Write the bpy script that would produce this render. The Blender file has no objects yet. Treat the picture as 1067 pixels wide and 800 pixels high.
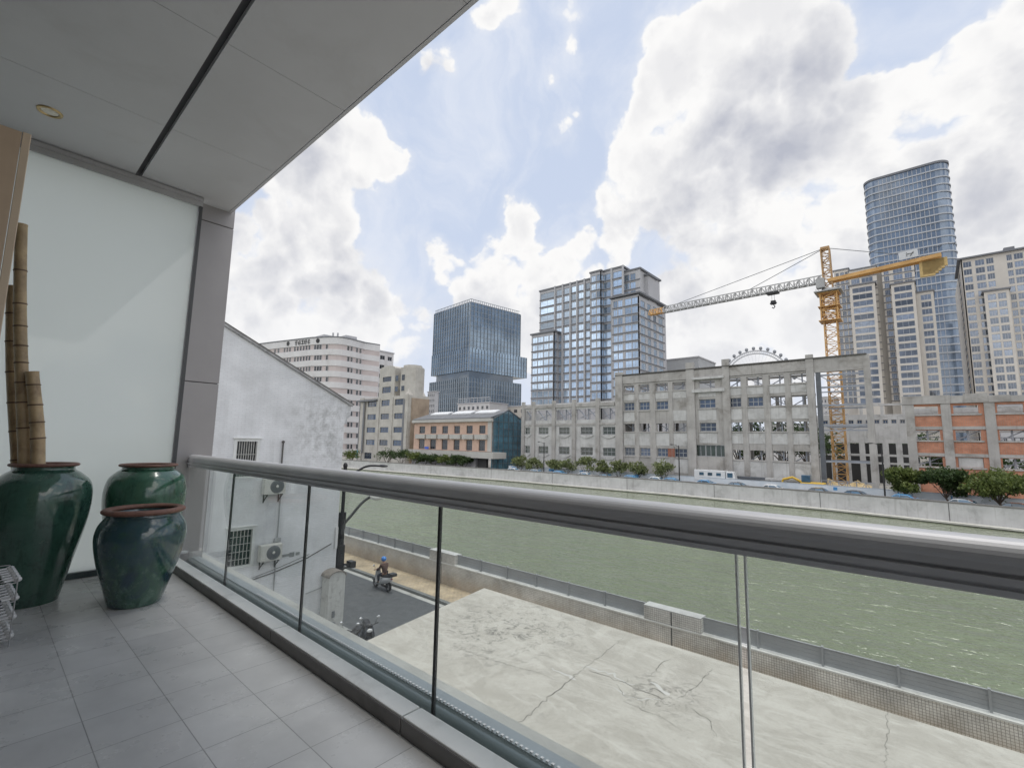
import bpy, bmesh, math, random
from mathutils import Vector, Matrix, noise
random.seed(7)
R_ = math.radians
scene = bpy.context.scene
COL = scene.collection
# ------------------------------------------------------------------ camera
H0 = 8.2                                   # eye height above the riverside road
F, CX, CY = 490.0, 533.5, 400.0            # focal length and centre in photo pixels (1067 x 800)
def _cam(px, py): return Vector((px - CX, -(py - CY), -F))
_Z = _cam(607, -3550).normalized()
_x = _cam(-24, 450.5); _x = _x - _Z * _x.dot(_Z); _X = -(_x.normalized()); _Y = _Z.cross(_X)
CAMR = Matrix((_X, _Y, _Z))                # camera axes -> world axes (X along the balcony, Y across the river)
cam = bpy.data.cameras.new('camera'); cam.sensor_fit = 'HORIZONTAL'; cam.sensor_width = 36.0
cam.lens = F / 1067.0 * 36.0; cam.clip_start = 0.05; cam.clip_end = 6000
camo = bpy.data.objects.new('camera', cam); COL.objects.link(camo)
camo.matrix_world = Matrix.Translation((0, 0, H0)) @ CAMR.to_4x4(); scene.camera = camo
def ray(px, py): return (CAMR @ _cam(px, py)).normalized()
def aty(px, py, y): d = ray(px, py); d = d * (y / d.y); return Vector((d.x, d.y, d.z + H0))
def atx(px, py, x): d = ray(px, py); d = d * (x / d.x); return Vector((d.x, d.y, d.z + H0))
def atz(px, py, z): d = ray(px, py); d = d * ((z - H0) / d.z); return Vector((d.x, d.y, z))
def atd(px, py, dist): d = ray(px, py); d = d * (dist / math.hypot(d.x, d.y)); return Vector((d.x, d.y, d.z + H0))
# ------------------------------------------------------------------ light
SUN = Vector((0.04, 0.10, 0.98)).normalized()
SUN_STRENGTH, SUN_ANGLE, SKY_STRENGTH, EXPOSURE = 1.5, 22, 0.10, 0.46
sl = bpy.data.lights.new('sun', 'SUN'); sl.energy = SUN_STRENGTH; sl.angle = R_(SUN_ANGLE); sl.color = (1.0, 0.96, 0.9)
so = bpy.data.objects.new('sun', sl); COL.objects.link(so)
so.rotation_euler = (-SUN).to_track_quat('-Z', 'Y').to_euler(); so.location = (0, 30, 60)
scene.view_settings.view_transform = 'Standard'; scene.view_settings.look = 'None'
scene.view_settings.exposure = EXPOSURE; scene.view_settings.gamma = 1.0
scene.view_settings.use_curve_mapping = False

class NT:
    """small helper that writes node trees"""
    def __init__(s, tree): s.t = tree; s.n = tree.nodes; s.l = tree.links
    def node(s, typ, **kw):
        n = s.n.new(typ)
        for k, v in kw.items(): setattr(n, k, v)
        return n
    def put(s, sock, v):
        if isinstance(v, bpy.types.NodeSocket): s.l.new(v, sock)
        elif v is not None: sock.default_value = v
    def math(s, op, a, b=None, c=None, clamp=False):
        n = s.node('ShaderNodeMath', operation=op, use_clamp=clamp)
        s.put(n.inputs[0], a)
        if b is not None: s.put(n.inputs[1], b)
        if c is not None: s.put(n.inputs[2], c)
        return n.outputs[0]
    def vmath(s, op, a, b=None, out=0):
        n = s.node('ShaderNodeVectorMath', operation=op); s.put(n.inputs[0], a)
        if b is not None: s.put(n.inputs['Scale' if op == 'SCALE' else 1], b)
        return n.outputs[out]
    def mapr(s, v, a, b, c=0.0, d=1.0, smooth=True):
        n = s.node('ShaderNodeMapRange', interpolation_type='SMOOTHSTEP' if smooth else 'LINEAR')
        s.put(n.inputs['Value'], v)
        for k, q in zip(('From Min', 'From Max', 'To Min', 'To Max'), (a, b, c, d)): s.put(n.inputs[k], q)
        return n.outputs[0]
    def mix(s, f, a, b, blend='MIX'):
        n = s.node('ShaderNodeMix', data_type='RGBA', blend_type=blend)
        s.put(n.inputs[0], f); s.put(n.inputs[6], a); s.put(n.inputs[7], b); return n.outputs[2]
    def noise(s, vec, scale, detail=4, rough=0.55, dist=0.0, dim='3D', out=0):
        n = s.node('ShaderNodeTexNoise', noise_dimensions=dim)
        if vec is not None: s.l.new(vec, n.inputs['Vector'])
        s.put(n.inputs['Scale'], scale); s.put(n.inputs['Detail'], detail)
        s.put(n.inputs['Roughness'], rough); s.put(n.inputs['Distortion'], dist); return n.outputs[out]

def c4(c): return (c[0], c[1], c[2], 1.0)
# ------------------------------------------------------------------ sky
world = bpy.data.worlds.new('World'); scene.world = world; world.use_nodes = True
world.node_tree.nodes.clear(); w = NT(world.node_tree)
wo = w.node('ShaderNodeOutputWorld'); bg = w.node('ShaderNodeBackground'); w.l.new(bg.outputs[0], wo.inputs[0])
bg.inputs[1].default_value = SKY_STRENGTH
sky = w.node('ShaderNodeTexSky', sky_type='NISHITA'); sky.sun_disc = False
sky.sun_elevation = math.asin(SUN.z); sky.sun_rotation = math.atan2(SUN.x, SUN.y)
sky.air_density = 1.0; sky.dust_density = 1.2; sky.ozone_density = 1.5
tc = w.node('ShaderNodeTexCoord'); D = w.vmath('NORMALIZE', tc.outputs['Generated'])
wob = w.noise(D, 3.5, 3, 0.5, out=1); wob = w.vmath('SUBTRACT', wob, (0.5, 0.5, 0.5)); wob = w.vmath('SCALE', wob, 0.13)
wob2 = w.noise(D, 14, 4, 0.6, out=1); wob2 = w.vmath('SUBTRACT', wob2, (0.5, 0.5, 0.5)); wob2 = w.vmath('SCALE', wob2, 0.045)
DW = w.vmath('ADD', w.vmath('ADD', D, wob), wob2)
def blobs(lst, vec):
    tot = None   # (px, py, radius, weight) of each mass as seen from the balcony, turned into a direction
    for px, py, r, wt in lst:
        c = ray(px, py); e = max((c - ray(px + r * .7, py + r * .7)).length, (c - ray(px - r * .7, py + r * .7)).length)
        d = w.vmath('DISTANCE', vec, tuple(c), out=1)
        v = w.mapr(d, e * 1.35, e * 0.25, 0.0, wt)
        tot = v if tot is None else w.math('ADD', tot, v)
    return tot
CLOUD = [(742,237,45,.5),(695,127,34,.45),(930,130,36,.4),(815,195,36,.4),(300,140,70,.8),(372,135,42,.9),(395,165,36,.9),(345,190,55,.9),(300,250,60,.9),(250,290,60,.55),(345,265,45,.6),
 (310,330,90,.6),(400,340,60,.5),(412,172,22,.6),(455,272,28,.8),(500,285,36,.9),(540,212,24,.9),(535,250,32,.9),(585,262,34,.9),
 (610,300,50,.9),(520,330,80,.6),(690,75,42,.9),(655,140,36,.9),(640,195,34,.9),(625,250,40,.8),(720,40,40,.8),(760,70,70,.9),(730,130,70,.9),
 (800,30,50,.8),(850,45,40,.7),(700,200,70,.9),(790,150,80,.9),(860,130,60,.8),(850,210,80,.9),(640,330,80,.55),(760,270,70,.45),
 (920,110,42,.9),(980,75,42,.9),(1040,40,60,.9),(1000,140,90,.9),(930,200,80,.9),(1060,160,90,.9),(1050,270,110,.9),(930,300,100,.7),(820,330,90,.6),(720,350,80,.6),
 (462,70,24,.85),(448,80,16,.5),(484,84,18,.6),(480,104,12,.4),(605,42,18,.75),(583,68,14,.7),(588,112,17,.7),(535,6,26,.9),(512,16,18,.7),(602,-4,20,.8),(500,400,160,.4),(850,430,170,.45),(200,400,150,.4),(1200,300,200,.9)]
GREY = [(280,255,70,.6),(255,310,60,.5),(370,300,60,.45),(480,305,45,.45),(690,330,70,.4),(610,290,40,.35),(815,150,90,0.8),(770,185,72,0.7),(850,100,60,0.5),(730,180,48,0.35),(890,270,72,0.6),(820,240,48,0.4),(1010,225,96,0.7),(1040,120,72,0.55),(960,160,48,0.4),(700,270,60,0.5),(340,160,43,0.7),(320,190,36,0.5),(290,285,60,0.5),(350,300,48,0.45),(560,285,48,0.4),(500,300,29,0.3),(620,330,60,0.3)]
cb = blobs(CLOUD, DW); cb = w.math('MINIMUM', cb, 1.0)
def vor(v, sc, det, rough):
    n = w.node('ShaderNodeTexVoronoi', feature='F1'); w.l.new(v, n.inputs['Vector'])
    for k_, q in (('Scale', sc), ('Detail', det), ('Roughness', rough), ('Lacunarity', 2.1)): n.inputs[k_].default_value = q
    return n.outputs['Distance']
def fb(v): return w.math('SUBTRACT', w.noise(v, 4.0, 9, 0.58, 0.3), .5)
f1 = fb(D); p1_ = vor(w.vmath('ADD', D, w.vmath('SCALE', w.noise(D, 9, 4, .6, out=1), .10)), 9.0, 2.0, .5)   # billowing shapes broken up by fine noise
n1 = w.math('ADD', w.math('MULTIPLY', f1, .85), w.math('MULTIPLY', w.math('SUBTRACT', .58, p1_), .62))
f2 = fb(w.vmath('ADD', D, tuple(SUN * 0.04)))
# clouds over the rest of the sky, outside the photographed part
far = w.math('SUBTRACT', 1.0, w.mapr(w.vmath('DISTANCE', D, tuple(ray(620, 230)), out=1), 0.85, 1.1))
gen = w.mapr(w.noise(D, 2.2, 6, 0.6), 0.42, 0.56)
cb = w.math('MAXIMUM', cb, w.math('MULTIPLY', gen, w.math('SUBTRACT', 1.0, far)))
dens = w.math('ADD', cb, w.math('MULTIPLY', n1, 1.35))
mask = w.mapr(dens, 0.25, 0.52)
soft = w.math('MULTIPLY', w.mapr(dens, -0.1, 0.6), 0.32)
maskt = w.math('MAXIMUM', mask, soft)
gb = w.math('MINIMUM', blobs(GREY, DW), 1.0)
lit = w.math('MULTIPLY', w.math('SUBTRACT', f1, f2), 2.8)
core = w.mapr(dens, 0.6, 1.4, 0.0, 0.15)
g = w.math('SUBTRACT', w.math('ADD', w.math('MULTIPLY', gb, w.math('ADD', .62, w.math('MULTIPLY', n1, 1.1))), core), w.math('ADD', lit, 0.06), clamp=True)
CLOUD_WHITE, CLOUD_LIGHT, CLOUD_GREY, VEIL = (7.1, 7.05, 7.0, 1), (6.1, 6.1, 6.2, 1), (3.6, 3.75, 4.3, 1), (4.55, 5.15, 6.35, 1)
cwl = w.mix(w.mapr(dens, 0.5, 1.15), CLOUD_WHITE, CLOUD_LIGHT)
ccol = w.mix(w.math('MULTIPLY', g, far), w.mix(far, (13.5, 13.3, 13.0, 1), cwl), CLOUD_GREY)   # unseen clouds out of view, made extra bright to light the facades
sz = w.node('ShaderNodeSeparateXYZ'); w.l.new(D, sz.inputs[0])
veil = w.mapr(sz.outputs[2], -0.05, 0.9, 0.98, 0.86)
base = w.mix(veil, sky.outputs[0], VEIL)
mpc = w.node('ShaderNodeMapping'); w.l.new(DW, mpc.inputs[0]); mpc.inputs['Scale'].default_value = (1.4, 1.4, .7); mpc.inputs['Rotation'].default_value = (0.5, 0.6, 0)
base = w.mix(w.mapr(w.noise(mpc.outputs[0], 3.2, 8, .6, .8), .42, .70, 0, .55), base, (6.3, 6.5, 6.95, 1))        # thin high haze
fin = w.mix(maskt, base, ccol)
lowh = w.mapr(sz.outputs[2], 0.40, 0.02, 0.0, 0.38)
fin = w.mix(lowh, fin, (6.2, 6.35, 6.75, 1))
fin = w.mix(w.mapr(sz.outputs[2], -0.02, -0.06), fin, (2.2, 2.2, 2.1, 1))
w.l.new(fin, bg.inputs[0])
try: world.cycles.sampling_method = 'MANUAL'; world.cycles.sample_map_resolution = 512
except Exception: pass

# ------------------------------------------------------------------ materials
MATS = {}
def M(name, col, rough=0.65, var=0.15, scale=1.2, bump=0.0, bscale=12.0, metal=0.0, spec=0.5, dirt=None, dirt_amt=0.5, dirt_scale=0.6, streak=0.0, coat=0.0):
    if name in MATS: return MATS[name]
    m = bpy.data.materials.new(name); m.use_nodes = True; m.node_tree.nodes.clear(); t = NT(m.node_tree)
    out = t.node('ShaderNodeOutputMaterial'); b = t.node('ShaderNodeBsdfPrincipled'); t.l.new(b.outputs[0], out.inputs[0])
    tc = t.node('ShaderNodeTexCoord'); O = tc.outputs['Object']
    n = t.noise(O, scale, 6, 0.62)
    k = t.mapr(n, 0.3, 0.7, 1 - var, 1 + var, smooth=False)
    c = t.vmath('SCALE', tuple(col), k)
    if dirt is not None:
        dm = t.mapr(t.noise(O, dirt_scale, 8, 0.68, 0.4), 0.5, 0.68, 0, dirt_amt); c = t.mix(dm, c, c4(dirt))
    if streak:
        mp = t.node('ShaderNodeMapping'); t.l.new(O, mp.inputs[0]); mp.inputs['Scale'].default_value = (1.6, 1.6, 0.09)
        sm = t.mapr(t.noise(mp.outputs[0], 1.6, 6, 0.65), 0.5, 0.75, 0, streak); c = t.mix(sm, c, (col[0]*.42, col[1]*.40, col[2]*.37, 1))
    t.l.new(c, b.inputs['Base Color'])
    b.inputs['Roughness'].default_value = rough; b.inputs['Metallic'].default_value = metal; b.inputs['Specular IOR Level'].default_value = spec
    if coat: b.inputs['Coat Weight'].default_value = coat; b.inputs['Coat Roughness'].default_value = 0.05
    if bump:
        bn = t.node('ShaderNodeBump'); bn.inputs['Strength'].default_value = bump; bn.inputs['Distance'].default_value = 0.02
        t.l.new(t.noise(O, bscale, 6, 0.6), bn.inputs['Height']); t.l.new(bn.outputs[0], b.inputs['Normal'])
    MATS[name] = m; m['b'] = b.name
    return m
def bsdf(m): return m.node_tree.nodes[m['b']]
def brick_mat(name, c1, c2, mortar, bw, bh, msize, axes='XZ', offset=0.5, rough=0.7, loc=(0,0,0), bump=0.3, stain=None, streak=0.0, spec=0.4, cvar=0.5):
    """bricks or tiles laid out in object space"""
    m = M(name, c1, rough, spec=spec); t = NT(m.node_tree); b = bsdf(m)
    tc = t.node('ShaderNodeTexCoord'); sp = t.node('ShaderNodeSeparateXYZ'); t.l.new(tc.outputs['Object'], sp.inputs[0])
    cb_ = t.node('ShaderNodeCombineXYZ'); ix = {'X':0,'Y':1,'Z':2}
    t.l.new(t.math('ADD', sp.outputs[ix[axes[0]]], loc[0]), cb_.inputs[0]); t.l.new(t.math('ADD', sp.outputs[ix[axes[1]]], loc[1]), cb_.inputs[1])
    br = t.node('ShaderNodeTexBrick', offset=offset, squash=1.0); t.l.new(cb_.outputs[0], br.inputs['Vector'])
    for k, v in (('Color1', c4(c1)), ('Color2', c4(c2)), ('Mortar', c4(mortar)), ('Scale', 1.0), ('Mortar Size', msize), ('Mortar Smooth', 0.1), ('Bias', 0.0), ('Brick Width', bw), ('Row Height', bh)): br.inputs[k].default_value = v
    c = br.outputs['Color']; O = tc.outputs['Object']
    k = t.mapr(t.noise(O, 0.9, 7, 0.65), 0.3, 0.7, 1 - .3*cvar, 1 + .3*cvar, smooth=False); c = t.vmath('MULTIPLY', c, k)
    if stain:
        col, z0, z1, amt = stain
        f = t.math('ADD', t.mapr(sp.outputs[2], z1, z0, 0, amt), t.math('MULTIPLY', t.math('SUBTRACT', t.noise(O, 1.4, 7, 0.65), 0.5), 1.2 * amt)); f = t.math('MULTIPLY', f, t.mapr(sp.outputs[2], z1 + .3, z1 - .2), clamp=True)
        c = t.mix(f, c, c4(col))
    if streak:
        mp = t.node('ShaderNodeMapping'); t.l.new(O, mp.inputs[0]); mp.inputs['Scale'].default_value = (1.4, 1.4, 0.1)
        sm = t.mapr(t.noise(mp.outputs[0], 1.5, 6, 0.65), 0.5, 0.75, 0, streak); c = t.mix(sm, c, (c1[0]*.35, c1[1]*.34, c1[2]*.32, 1))
    t.l.new(c, b.inputs['Base Color'])
    if bump:
        bn = t.node('ShaderNodeBump'); bn.inputs['Strength'].default_value = bump; bn.inputs['Distance'].default_value = 0.006
        t.l.new(t.math('SUBTRACT', 1.0, br.outputs['Fac']), bn.inputs['Height']); t.l.new(bn.outputs[0], b.inputs['Normal'])
    return m
def schlick(t, f0):
    lw = t.node('ShaderNodeLayerWeight'); p = t.math('POWER', lw.outputs['Facing'], 5.0); lw.inputs[0].default_value = .5
    return t.math('ADD', t.math('MULTIPLY', p, 1 - f0), f0)
def glass_sheet(name, tint=(0.86, 0.91, 0.90), gloss=0.9, frost=0.0):
    m = bpy.data.materials.new(name); m.use_nodes = True; m.node_tree.nodes.clear(); t = NT(m.node_tree)
    out = t.node('ShaderNodeOutputMaterial'); tr = t.node('ShaderNodeBsdfTransparent'); tr.inputs[0].default_value = c4(tint)
    gl = t.node('ShaderNodeBsdfGlossy'); gl.inputs['Roughness'].default_value = 0.01; gl.inputs[0].default_value = (gloss, gloss, gloss, 1)
    mx = t.node('ShaderNodeMixShader'); t.l.new(schlick(t, .03), mx.inputs[0]); t.l.new(tr.outputs[0], mx.inputs[1]); t.l.new(gl.outputs[0], mx.inputs[2])
    src = mx.outputs[0]
    if frost:                                  # thin film of dust on the pane
        df = t.node('ShaderNodeBsdfDiffuse'); df.inputs[0].default_value = (.6, .62, .62, 1)
        m2 = t.node('ShaderNodeMixShader'); tc = t.node('ShaderNodeTexCoord')
        t.l.new(t.mapr(t.noise(tc.outputs['Object'], 2.5, 7, 0.65), 0.35, 0.75, frost * .4, frost), m2.inputs[0])
        t.l.new(src, m2.inputs[1]); t.l.new(df.outputs[0], m2.inputs[2]); src = m2.outputs[0]
    t.l.new(src, out.inputs[0]); MATS[name] = m; return m
def facade_glass(name, col, rough=0.06, var=0.35, scale=0.5, spec=0.8, metal=0.0):
    """reflecting window glass; panes differ a little in tint and tilt"""
    m = M(name, col, rough, var=var, scale=scale, spec=spec, metal=metal); t = NT(m.node_tree); b = bsdf(m)
    tc = t.node('ShaderNodeTexCoord'); bn = t.node('ShaderNodeBump'); bn.inputs['Strength'].default_value = 0.06; bn.inputs['Distance'].default_value = 0.3
    t.l.new(t.noise(tc.outputs['Object'], 0.35, 2, 0.5), bn.inputs['Height']); t.l.new(bn.outputs[0], b.inputs['Normal'])
    oi = t.node('ShaderNodeObjectInfo'); cc = b.inputs['Base Color'].links[0].from_socket
    t.l.new(t.vmath('MULTIPLY', cc, t.mapr(oi.outputs['Random'], 0, 1, 0.45, 1.6, smooth=False)), b.inputs['Base Color'])
    return m
# ------------------------------------------------------------------ mesh helpers
class MB:
    """collects shapes and links them as ONE mesh object"""
    def __init__(s): s.v = []; s.f = []; s.m = []; s.sm = []; s.st = []
    def add(s, vs, fs, mi=0, smooth=False):
        s.st.append((len(s.v), len(s.f))); o = len(s.v); s.v += [Vector(v) for v in vs]
        for f in fs: s.f.append([i + o for i in f]); s.m.append(mi); s.sm.append(smooth)
    def hexa(s, p, mi=0): s.add(p, [(0,3,2,1),(4,5,6,7),(0,1,5,4),(1,2,6,5),(2,3,7,6),(3,0,4,7)], mi)
    def box(s, x0, x1, y0, y1, z0, z1, mi=0):
        s.hexa([(x0,y0,z0),(x1,y0,z0),(x1,y1,z0),(x0,y1,z0),(x0,y0,z1),(x1,y0,z1),(x1,y1,z1),(x0,y1,z1)], mi)
    def obox(s, fac, s0, s1, z0, z1, d0, d1, mi=0):
        P = fac.pt
        s.hexa([P(s0,z0,d0),P(s1,z0,d0),P(s1,z0,d1),P(s0,z0,d1),P(s0,z1,d0),P(s1,z1,d0),P(s1,z1,d1),P(s0,z1,d1)], mi)
    def bar(s, a, b, w, h=None, mi=0, up=(0,0,1)):
        a, b = Vector(a), Vector(b); h = w if h is None else h; d = (b - a).normalized(); u = Vector(up)
        if abs(d.dot(u)) > .98: u = Vector((1,0,0))
        r = d.cross(u).normalized() * (w/2); q = r.cross(d).normalized() * (h/2)
        s.hexa([a-r-q, a+r-q, a+r+q, a-r+q, b-r-q, b+r-q, b+r+q, b-r+q], mi)
    def tube(s, pts, rad, seg=8, mi=0, caps=True, smooth=True):
        pts = [Vector(p) for p in pts]; rad = rad if isinstance(rad, (list, tuple)) else [rad]*len(pts); vs = []; prev = None
        for i, p in enumerate(pts):
            d = (pts[min(i+1, len(pts)-1)] - pts[max(i-1, 0)]).normalized()
            if prev is None:
                u = Vector((0,0,1)) if abs(d.z) < .9 else Vector((1,0,0)); r = d.cross(u).normalized()
            else: r = (prev - d * prev.dot(d)).normalized()
            prev = r; q = d.cross(r)
            for k in range(seg):
                a = 2*math.pi*k/seg; vs.append(p + (r*math.cos(a) + q*math.sin(a))*rad[i])
        n = len(pts); fs = [(i*seg+k, i*seg+(k+1)%seg, (i+1)*seg+(k+1)%seg, (i+1)*seg+k) for i in range(n-1) for k in range(seg)]
        s.add(vs, fs, mi, smooth)
        if caps: s.add(vs[:seg], [tuple(range(seg))[::-1]], mi); s.add(vs[-seg:], [tuple(range(seg))], mi)
    def lathe(s, prof, c=(0,0,0), seg=32, mi=0, axis='Z', smooth=True):
        c = Vector(c); vs = []
        for r, z in prof:
            for k in range(seg):
                a = 2*math.pi*k/seg; x, y = r*math.cos(a), r*math.sin(a)
                vs.append(c + (Vector((x,y,z)) if axis == 'Z' else Vector((x,z,y)) if axis == 'Y' else Vector((z,x,y))))
        n = len(prof); fs = [(i*seg+k, i*seg+(k+1)%seg, (i+1)*seg+(k+1)%seg, (i+1)*seg+k) for i in range(n-1) for k in range(seg)]
        s.add(vs, fs, mi, smooth)
    def prism(s, poly, z0, z1, mi=0, top=True, smooth=False):
        n = len(poly); vs = [(p[0],p[1],z0) for p in poly] + [(p[0],p[1],z1) for p in poly]
        s.add(vs, [(i,(i+1)%n,(i+1)%n+n,i+n) for i in range(n)], mi, smooth)
        if top: s.add(vs[n:], [tuple(range(n))], mi); s.add(vs[:n], [tuple(range(n))[::-1]], mi)
    def extr(s, prof, a, b, mi=0, smooth=False):
        """profile (list of (y,z)) swept along x from a to b"""
        n = len(prof); vs = [(a,y,z) for y,z in prof] + [(b,y,z) for y,z in prof]
        s.add(vs, [(i,(i+1)%n,(i+1)%n+n,i+n) for i in range(n)], mi, smooth); s.add(vs[:n], [tuple(range(n))[::-1]], mi); s.add(vs[n:], [tuple(range(n))], mi)
    def ball(s, c, r, mi=0, seg=12, rings=8, sc=(1,1,1)):
        c = Vector(c); vs = []; fs = []
        for i in range(rings+1):
            t = math.pi*i/rings
            for k in range(seg):
                a = 2*math.pi*k/seg; vs.append(c + Vector((r*sc[0]*math.sin(t)*math.cos(a), r*sc[1]*math.sin(t)*math.sin(a), r*sc[2]*math.cos(t))))
        for i in range(rings):
            for k in range(seg): fs.append((i*seg+k, (i+1)*seg+k, (i+1)*seg+(k+1)%seg, i*seg+(k+1)%seg))
        s.add(vs, fs, mi, True)
    def gridwall(s, fac, s0, s1, z0, z1, ops, thick=0.4, mi=0, back=True):
        """a wall with real openings: ops = list of (s0,s1,z0,z1)"""
        us = sorted({round(v,4) for v in [s0,s1]+[o[i] for o in ops for i in (0,1)] if s0-1e-6 <= v <= s1+1e-6})
        vs = sorted({round(v,4) for v in [z0,z1]+[o[i] for o in ops for i in (2,3)] if z0-1e-6 <= v <= z1+1e-6}); P = fac.pt
        for i in range(len(us)-1):
            for j in range(len(vs)-1):
                a,b,c,d = us[i],us[i+1],vs[j],vs[j+1]; mx,mz = (a+b)/2,(c+d)/2
                if any(o[0]<mx<o[1] and o[2]<mz<o[3] for o in ops): continue
                s.add([P(a,c,0),P(b,c,0),P(b,d,0),P(a,d,0)],[(0,1,2,3)],mi)
                if back: s.add([P(a,c,-thick),P(b,c,-thick),P(b,d,-thick),P(a,d,-thick)],[(3,2,1,0)],mi)
        def rev(a,b,c,d,inward):
            q = [(a,c),(b,c),(b,d),(a,d)]
            for k in range(4):
                e,f = q[k],q[(k+1)%4]; s.add([P(e[0],e[1],0),P(f[0],f[1],0),P(f[0],f[1],-thick),P(e[0],e[1],-thick)],[(0,1,2,3)],mi)
        rev(s0,s1,z0,z1,0)
        for o in ops: rev(max(o[0],s0),min(o[1],s1),max(o[2],z0),min(o[3],z1),1)
    def each(s, name, mats, parent, limit=100):
        """every shape that was added becomes a part of its own"""
        st = s.st + [(len(s.v), len(s.f))]; rest = MB()
        for i in range(len(s.st)):
            (v0,f0),(v1,f1) = st[i], st[i+1]; b = MB() if i < limit else rest
            b.add(s.v[v0:v1], [[k-v0 for k in f] for f in s.f[f0:f1]], s.m[f0] if f1 > f0 else 0)
            if i < limit: b.build(name, mats, parent)
        if rest.v: rest.build(name, mats, parent)['kind'] = 'stuff'
    def build(s, name, mats, parent=None, loc=None, bevel=0.0, fixn=False):
        me = bpy.data.meshes.new(name); off = Vector((0,0,0))
        if parent is not None: off = wloc(parent)
        elif loc is not None: off = Vector(loc)
        me.from_pydata([tuple(v-off) for v in s.v], [], s.f); mats = mats if isinstance(mats, (list,tuple)) else [mats]
        for m in mats: me.materials.append(m)
        me.polygons.foreach_set('material_index', s.m); me.polygons.foreach_set('use_smooth', s.sm); me.update()
        if fixn or bevel:
            bm = bmesh.new(); bm.from_mesh(me); bmesh.ops.remove_doubles(bm, verts=bm.verts, dist=1e-5)
            bmesh.ops.recalc_face_normals(bm, faces=bm.faces); bm.to_mesh(me); bm.free()
        o = bpy.data.objects.new(name, me); COL.objects.link(o)
        if parent is not None: o.parent = parent
        else: o.location = off
        if bevel:
            b = o.modifiers.new('bevel','BEVEL'); b.width = bevel; b.segments = 2; b.limit_method = 'ANGLE'; b.angle_limit = R_(40)
        return o
def wloc(o):
    v = Vector(o.location)
    while o.parent is not None: o = o.parent; v = v + Vector(o.location)
    return v
class Fac:
    """a facade: origin, horizontal direction u, outward normal n"""
    def __init__(s, O, u): s.O = Vector((O[0],O[1],0)); s.u = Vector((u[0],u[1],0)).normalized(); s.n = Vector((s.u.y,-s.u.x,0))
    def pt(s, a, z, d=0.0): return s.O + s.u*a + s.n*d + Vector((0,0,z))
    def ang(s): return math.atan2(s.u.y, s.u.x)
def FX(Y): return Fac((0,Y),(1,0))           # faces the river and the camera (-Y); s is x
def FZ(X, sgn): return Fac((X,0),(0,1)) if sgn > 0 else Fac((X,0),(0,-1))   # sgn>0 faces +X, s is y ; sgn<0 faces -X, s is -y
def tag(o, label=None, cat=None, group=None, kind=None):
    if label: o['label'] = label
    if cat: o['category'] = cat
    if group: o['group'] = group
    if kind: o['kind'] = kind
    return o
def thing(name, loc, label, cat, group=None, rz=0.0):
    o = bpy.data.objects.new(name, None); o.empty_display_size = .2; COL.objects.link(o); o.location = loc; o.rotation_euler.z = rz
    return tag(o, label, cat, group)
def kids(o): return [c for c in bpy.data.objects if c.parent is o]
def copy_tree(o, parent=None):
    ks = kids(o); c = o.copy(); COL.objects.link(c)
    if parent is not None: c.parent = parent
    for k in ks: copy_tree(k, c)
    return c
def put(mesh_ob_name, me, parent, P, ang):
    """a part that shares its mesh"""
    o = bpy.data.objects.new(mesh_ob_name, me); COL.objects.link(o); o.parent = parent; o.location = P - wloc(parent); o.rotation_euler.z = ang; return o
_WM = {}
def window_mesh(w_, h_, mats, nx=2, nz=1, fw=0.07, dep=0.08, sill=False):
    key = (round(w_,2), round(h_,2), tuple(m.name for m in mats), nx, nz, fw)
    if key in _WM: return _WM[key]
    b = MB(); f = Fac((0,0),(1,0)); a = w_/2
    b.obox(f,-a,a,0,h_,-dep,-dep*.5,1)
    for z in (0,h_-fw): b.obox(f,-a,a,z,z+fw,-dep*.6,0,0)
    for i in range(nx+1):
        x = -a+fw/2+(w_-fw)*i/nx; b.obox(f,x-fw/2,x+fw/2,fw,h_-fw,-dep*.6,-.003,0)
    for j in range(1,nz): z = h_*j/nz; b.obox(f,-a+fw,a-fw,z-fw/2,z+fw/2,-dep*.6,-.006,0)
    if sill: b.obox(f,-a-.1,a+.1,-.15,-.003,-.02,.12,0)
    me = bpy.data.meshes.new('window'); me.from_pydata([tuple(v) for v in b.v],[],b.f)
    for m in mats: me.materials.append(m)
    me.polygons.foreach_set('material_index', b.m); me.update(); _WM[key] = me; return me
def add_windows(parent, lst, mats, limit=100, name='window', nx=2, nz=1, fw=0.07, dep=0.08):
    """lst of (fac, s0, s1, z0, z1, d); the first `limit` are parts of their own, the rest one part"""
    for k,(fac,s0,s1,z0,z1,d) in enumerate(lst[:limit]):
        me = window_mesh(s1-s0, z1-z0, mats, nx, nz, fw, dep); put(name, me, parent, fac.pt((s0+s1)/2, z0, d), fac.ang())
    rest = lst[limit:]
    if rest:
        b = MB()
        for fac,s0,s1,z0,z1,d in rest:
            me = window_mesh(s1-s0, z1-z0, mats, nx, nz, fw, dep); Mx = Matrix.Translation(fac.pt((s0+s1)/2, z0, d)) @ Matrix.Rotation(fac.ang(),4,'Z')
            o = len(b.v); b.v += [Mx @ v.co for v in me.vertices]
            for p in me.polygons: b.f.append([i+o for i in p.vertices]); b.m.append(p.material_index); b.sm.append(False)
        r = b.build(name, mats, parent); r['kind'] = 'stuff'
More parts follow.
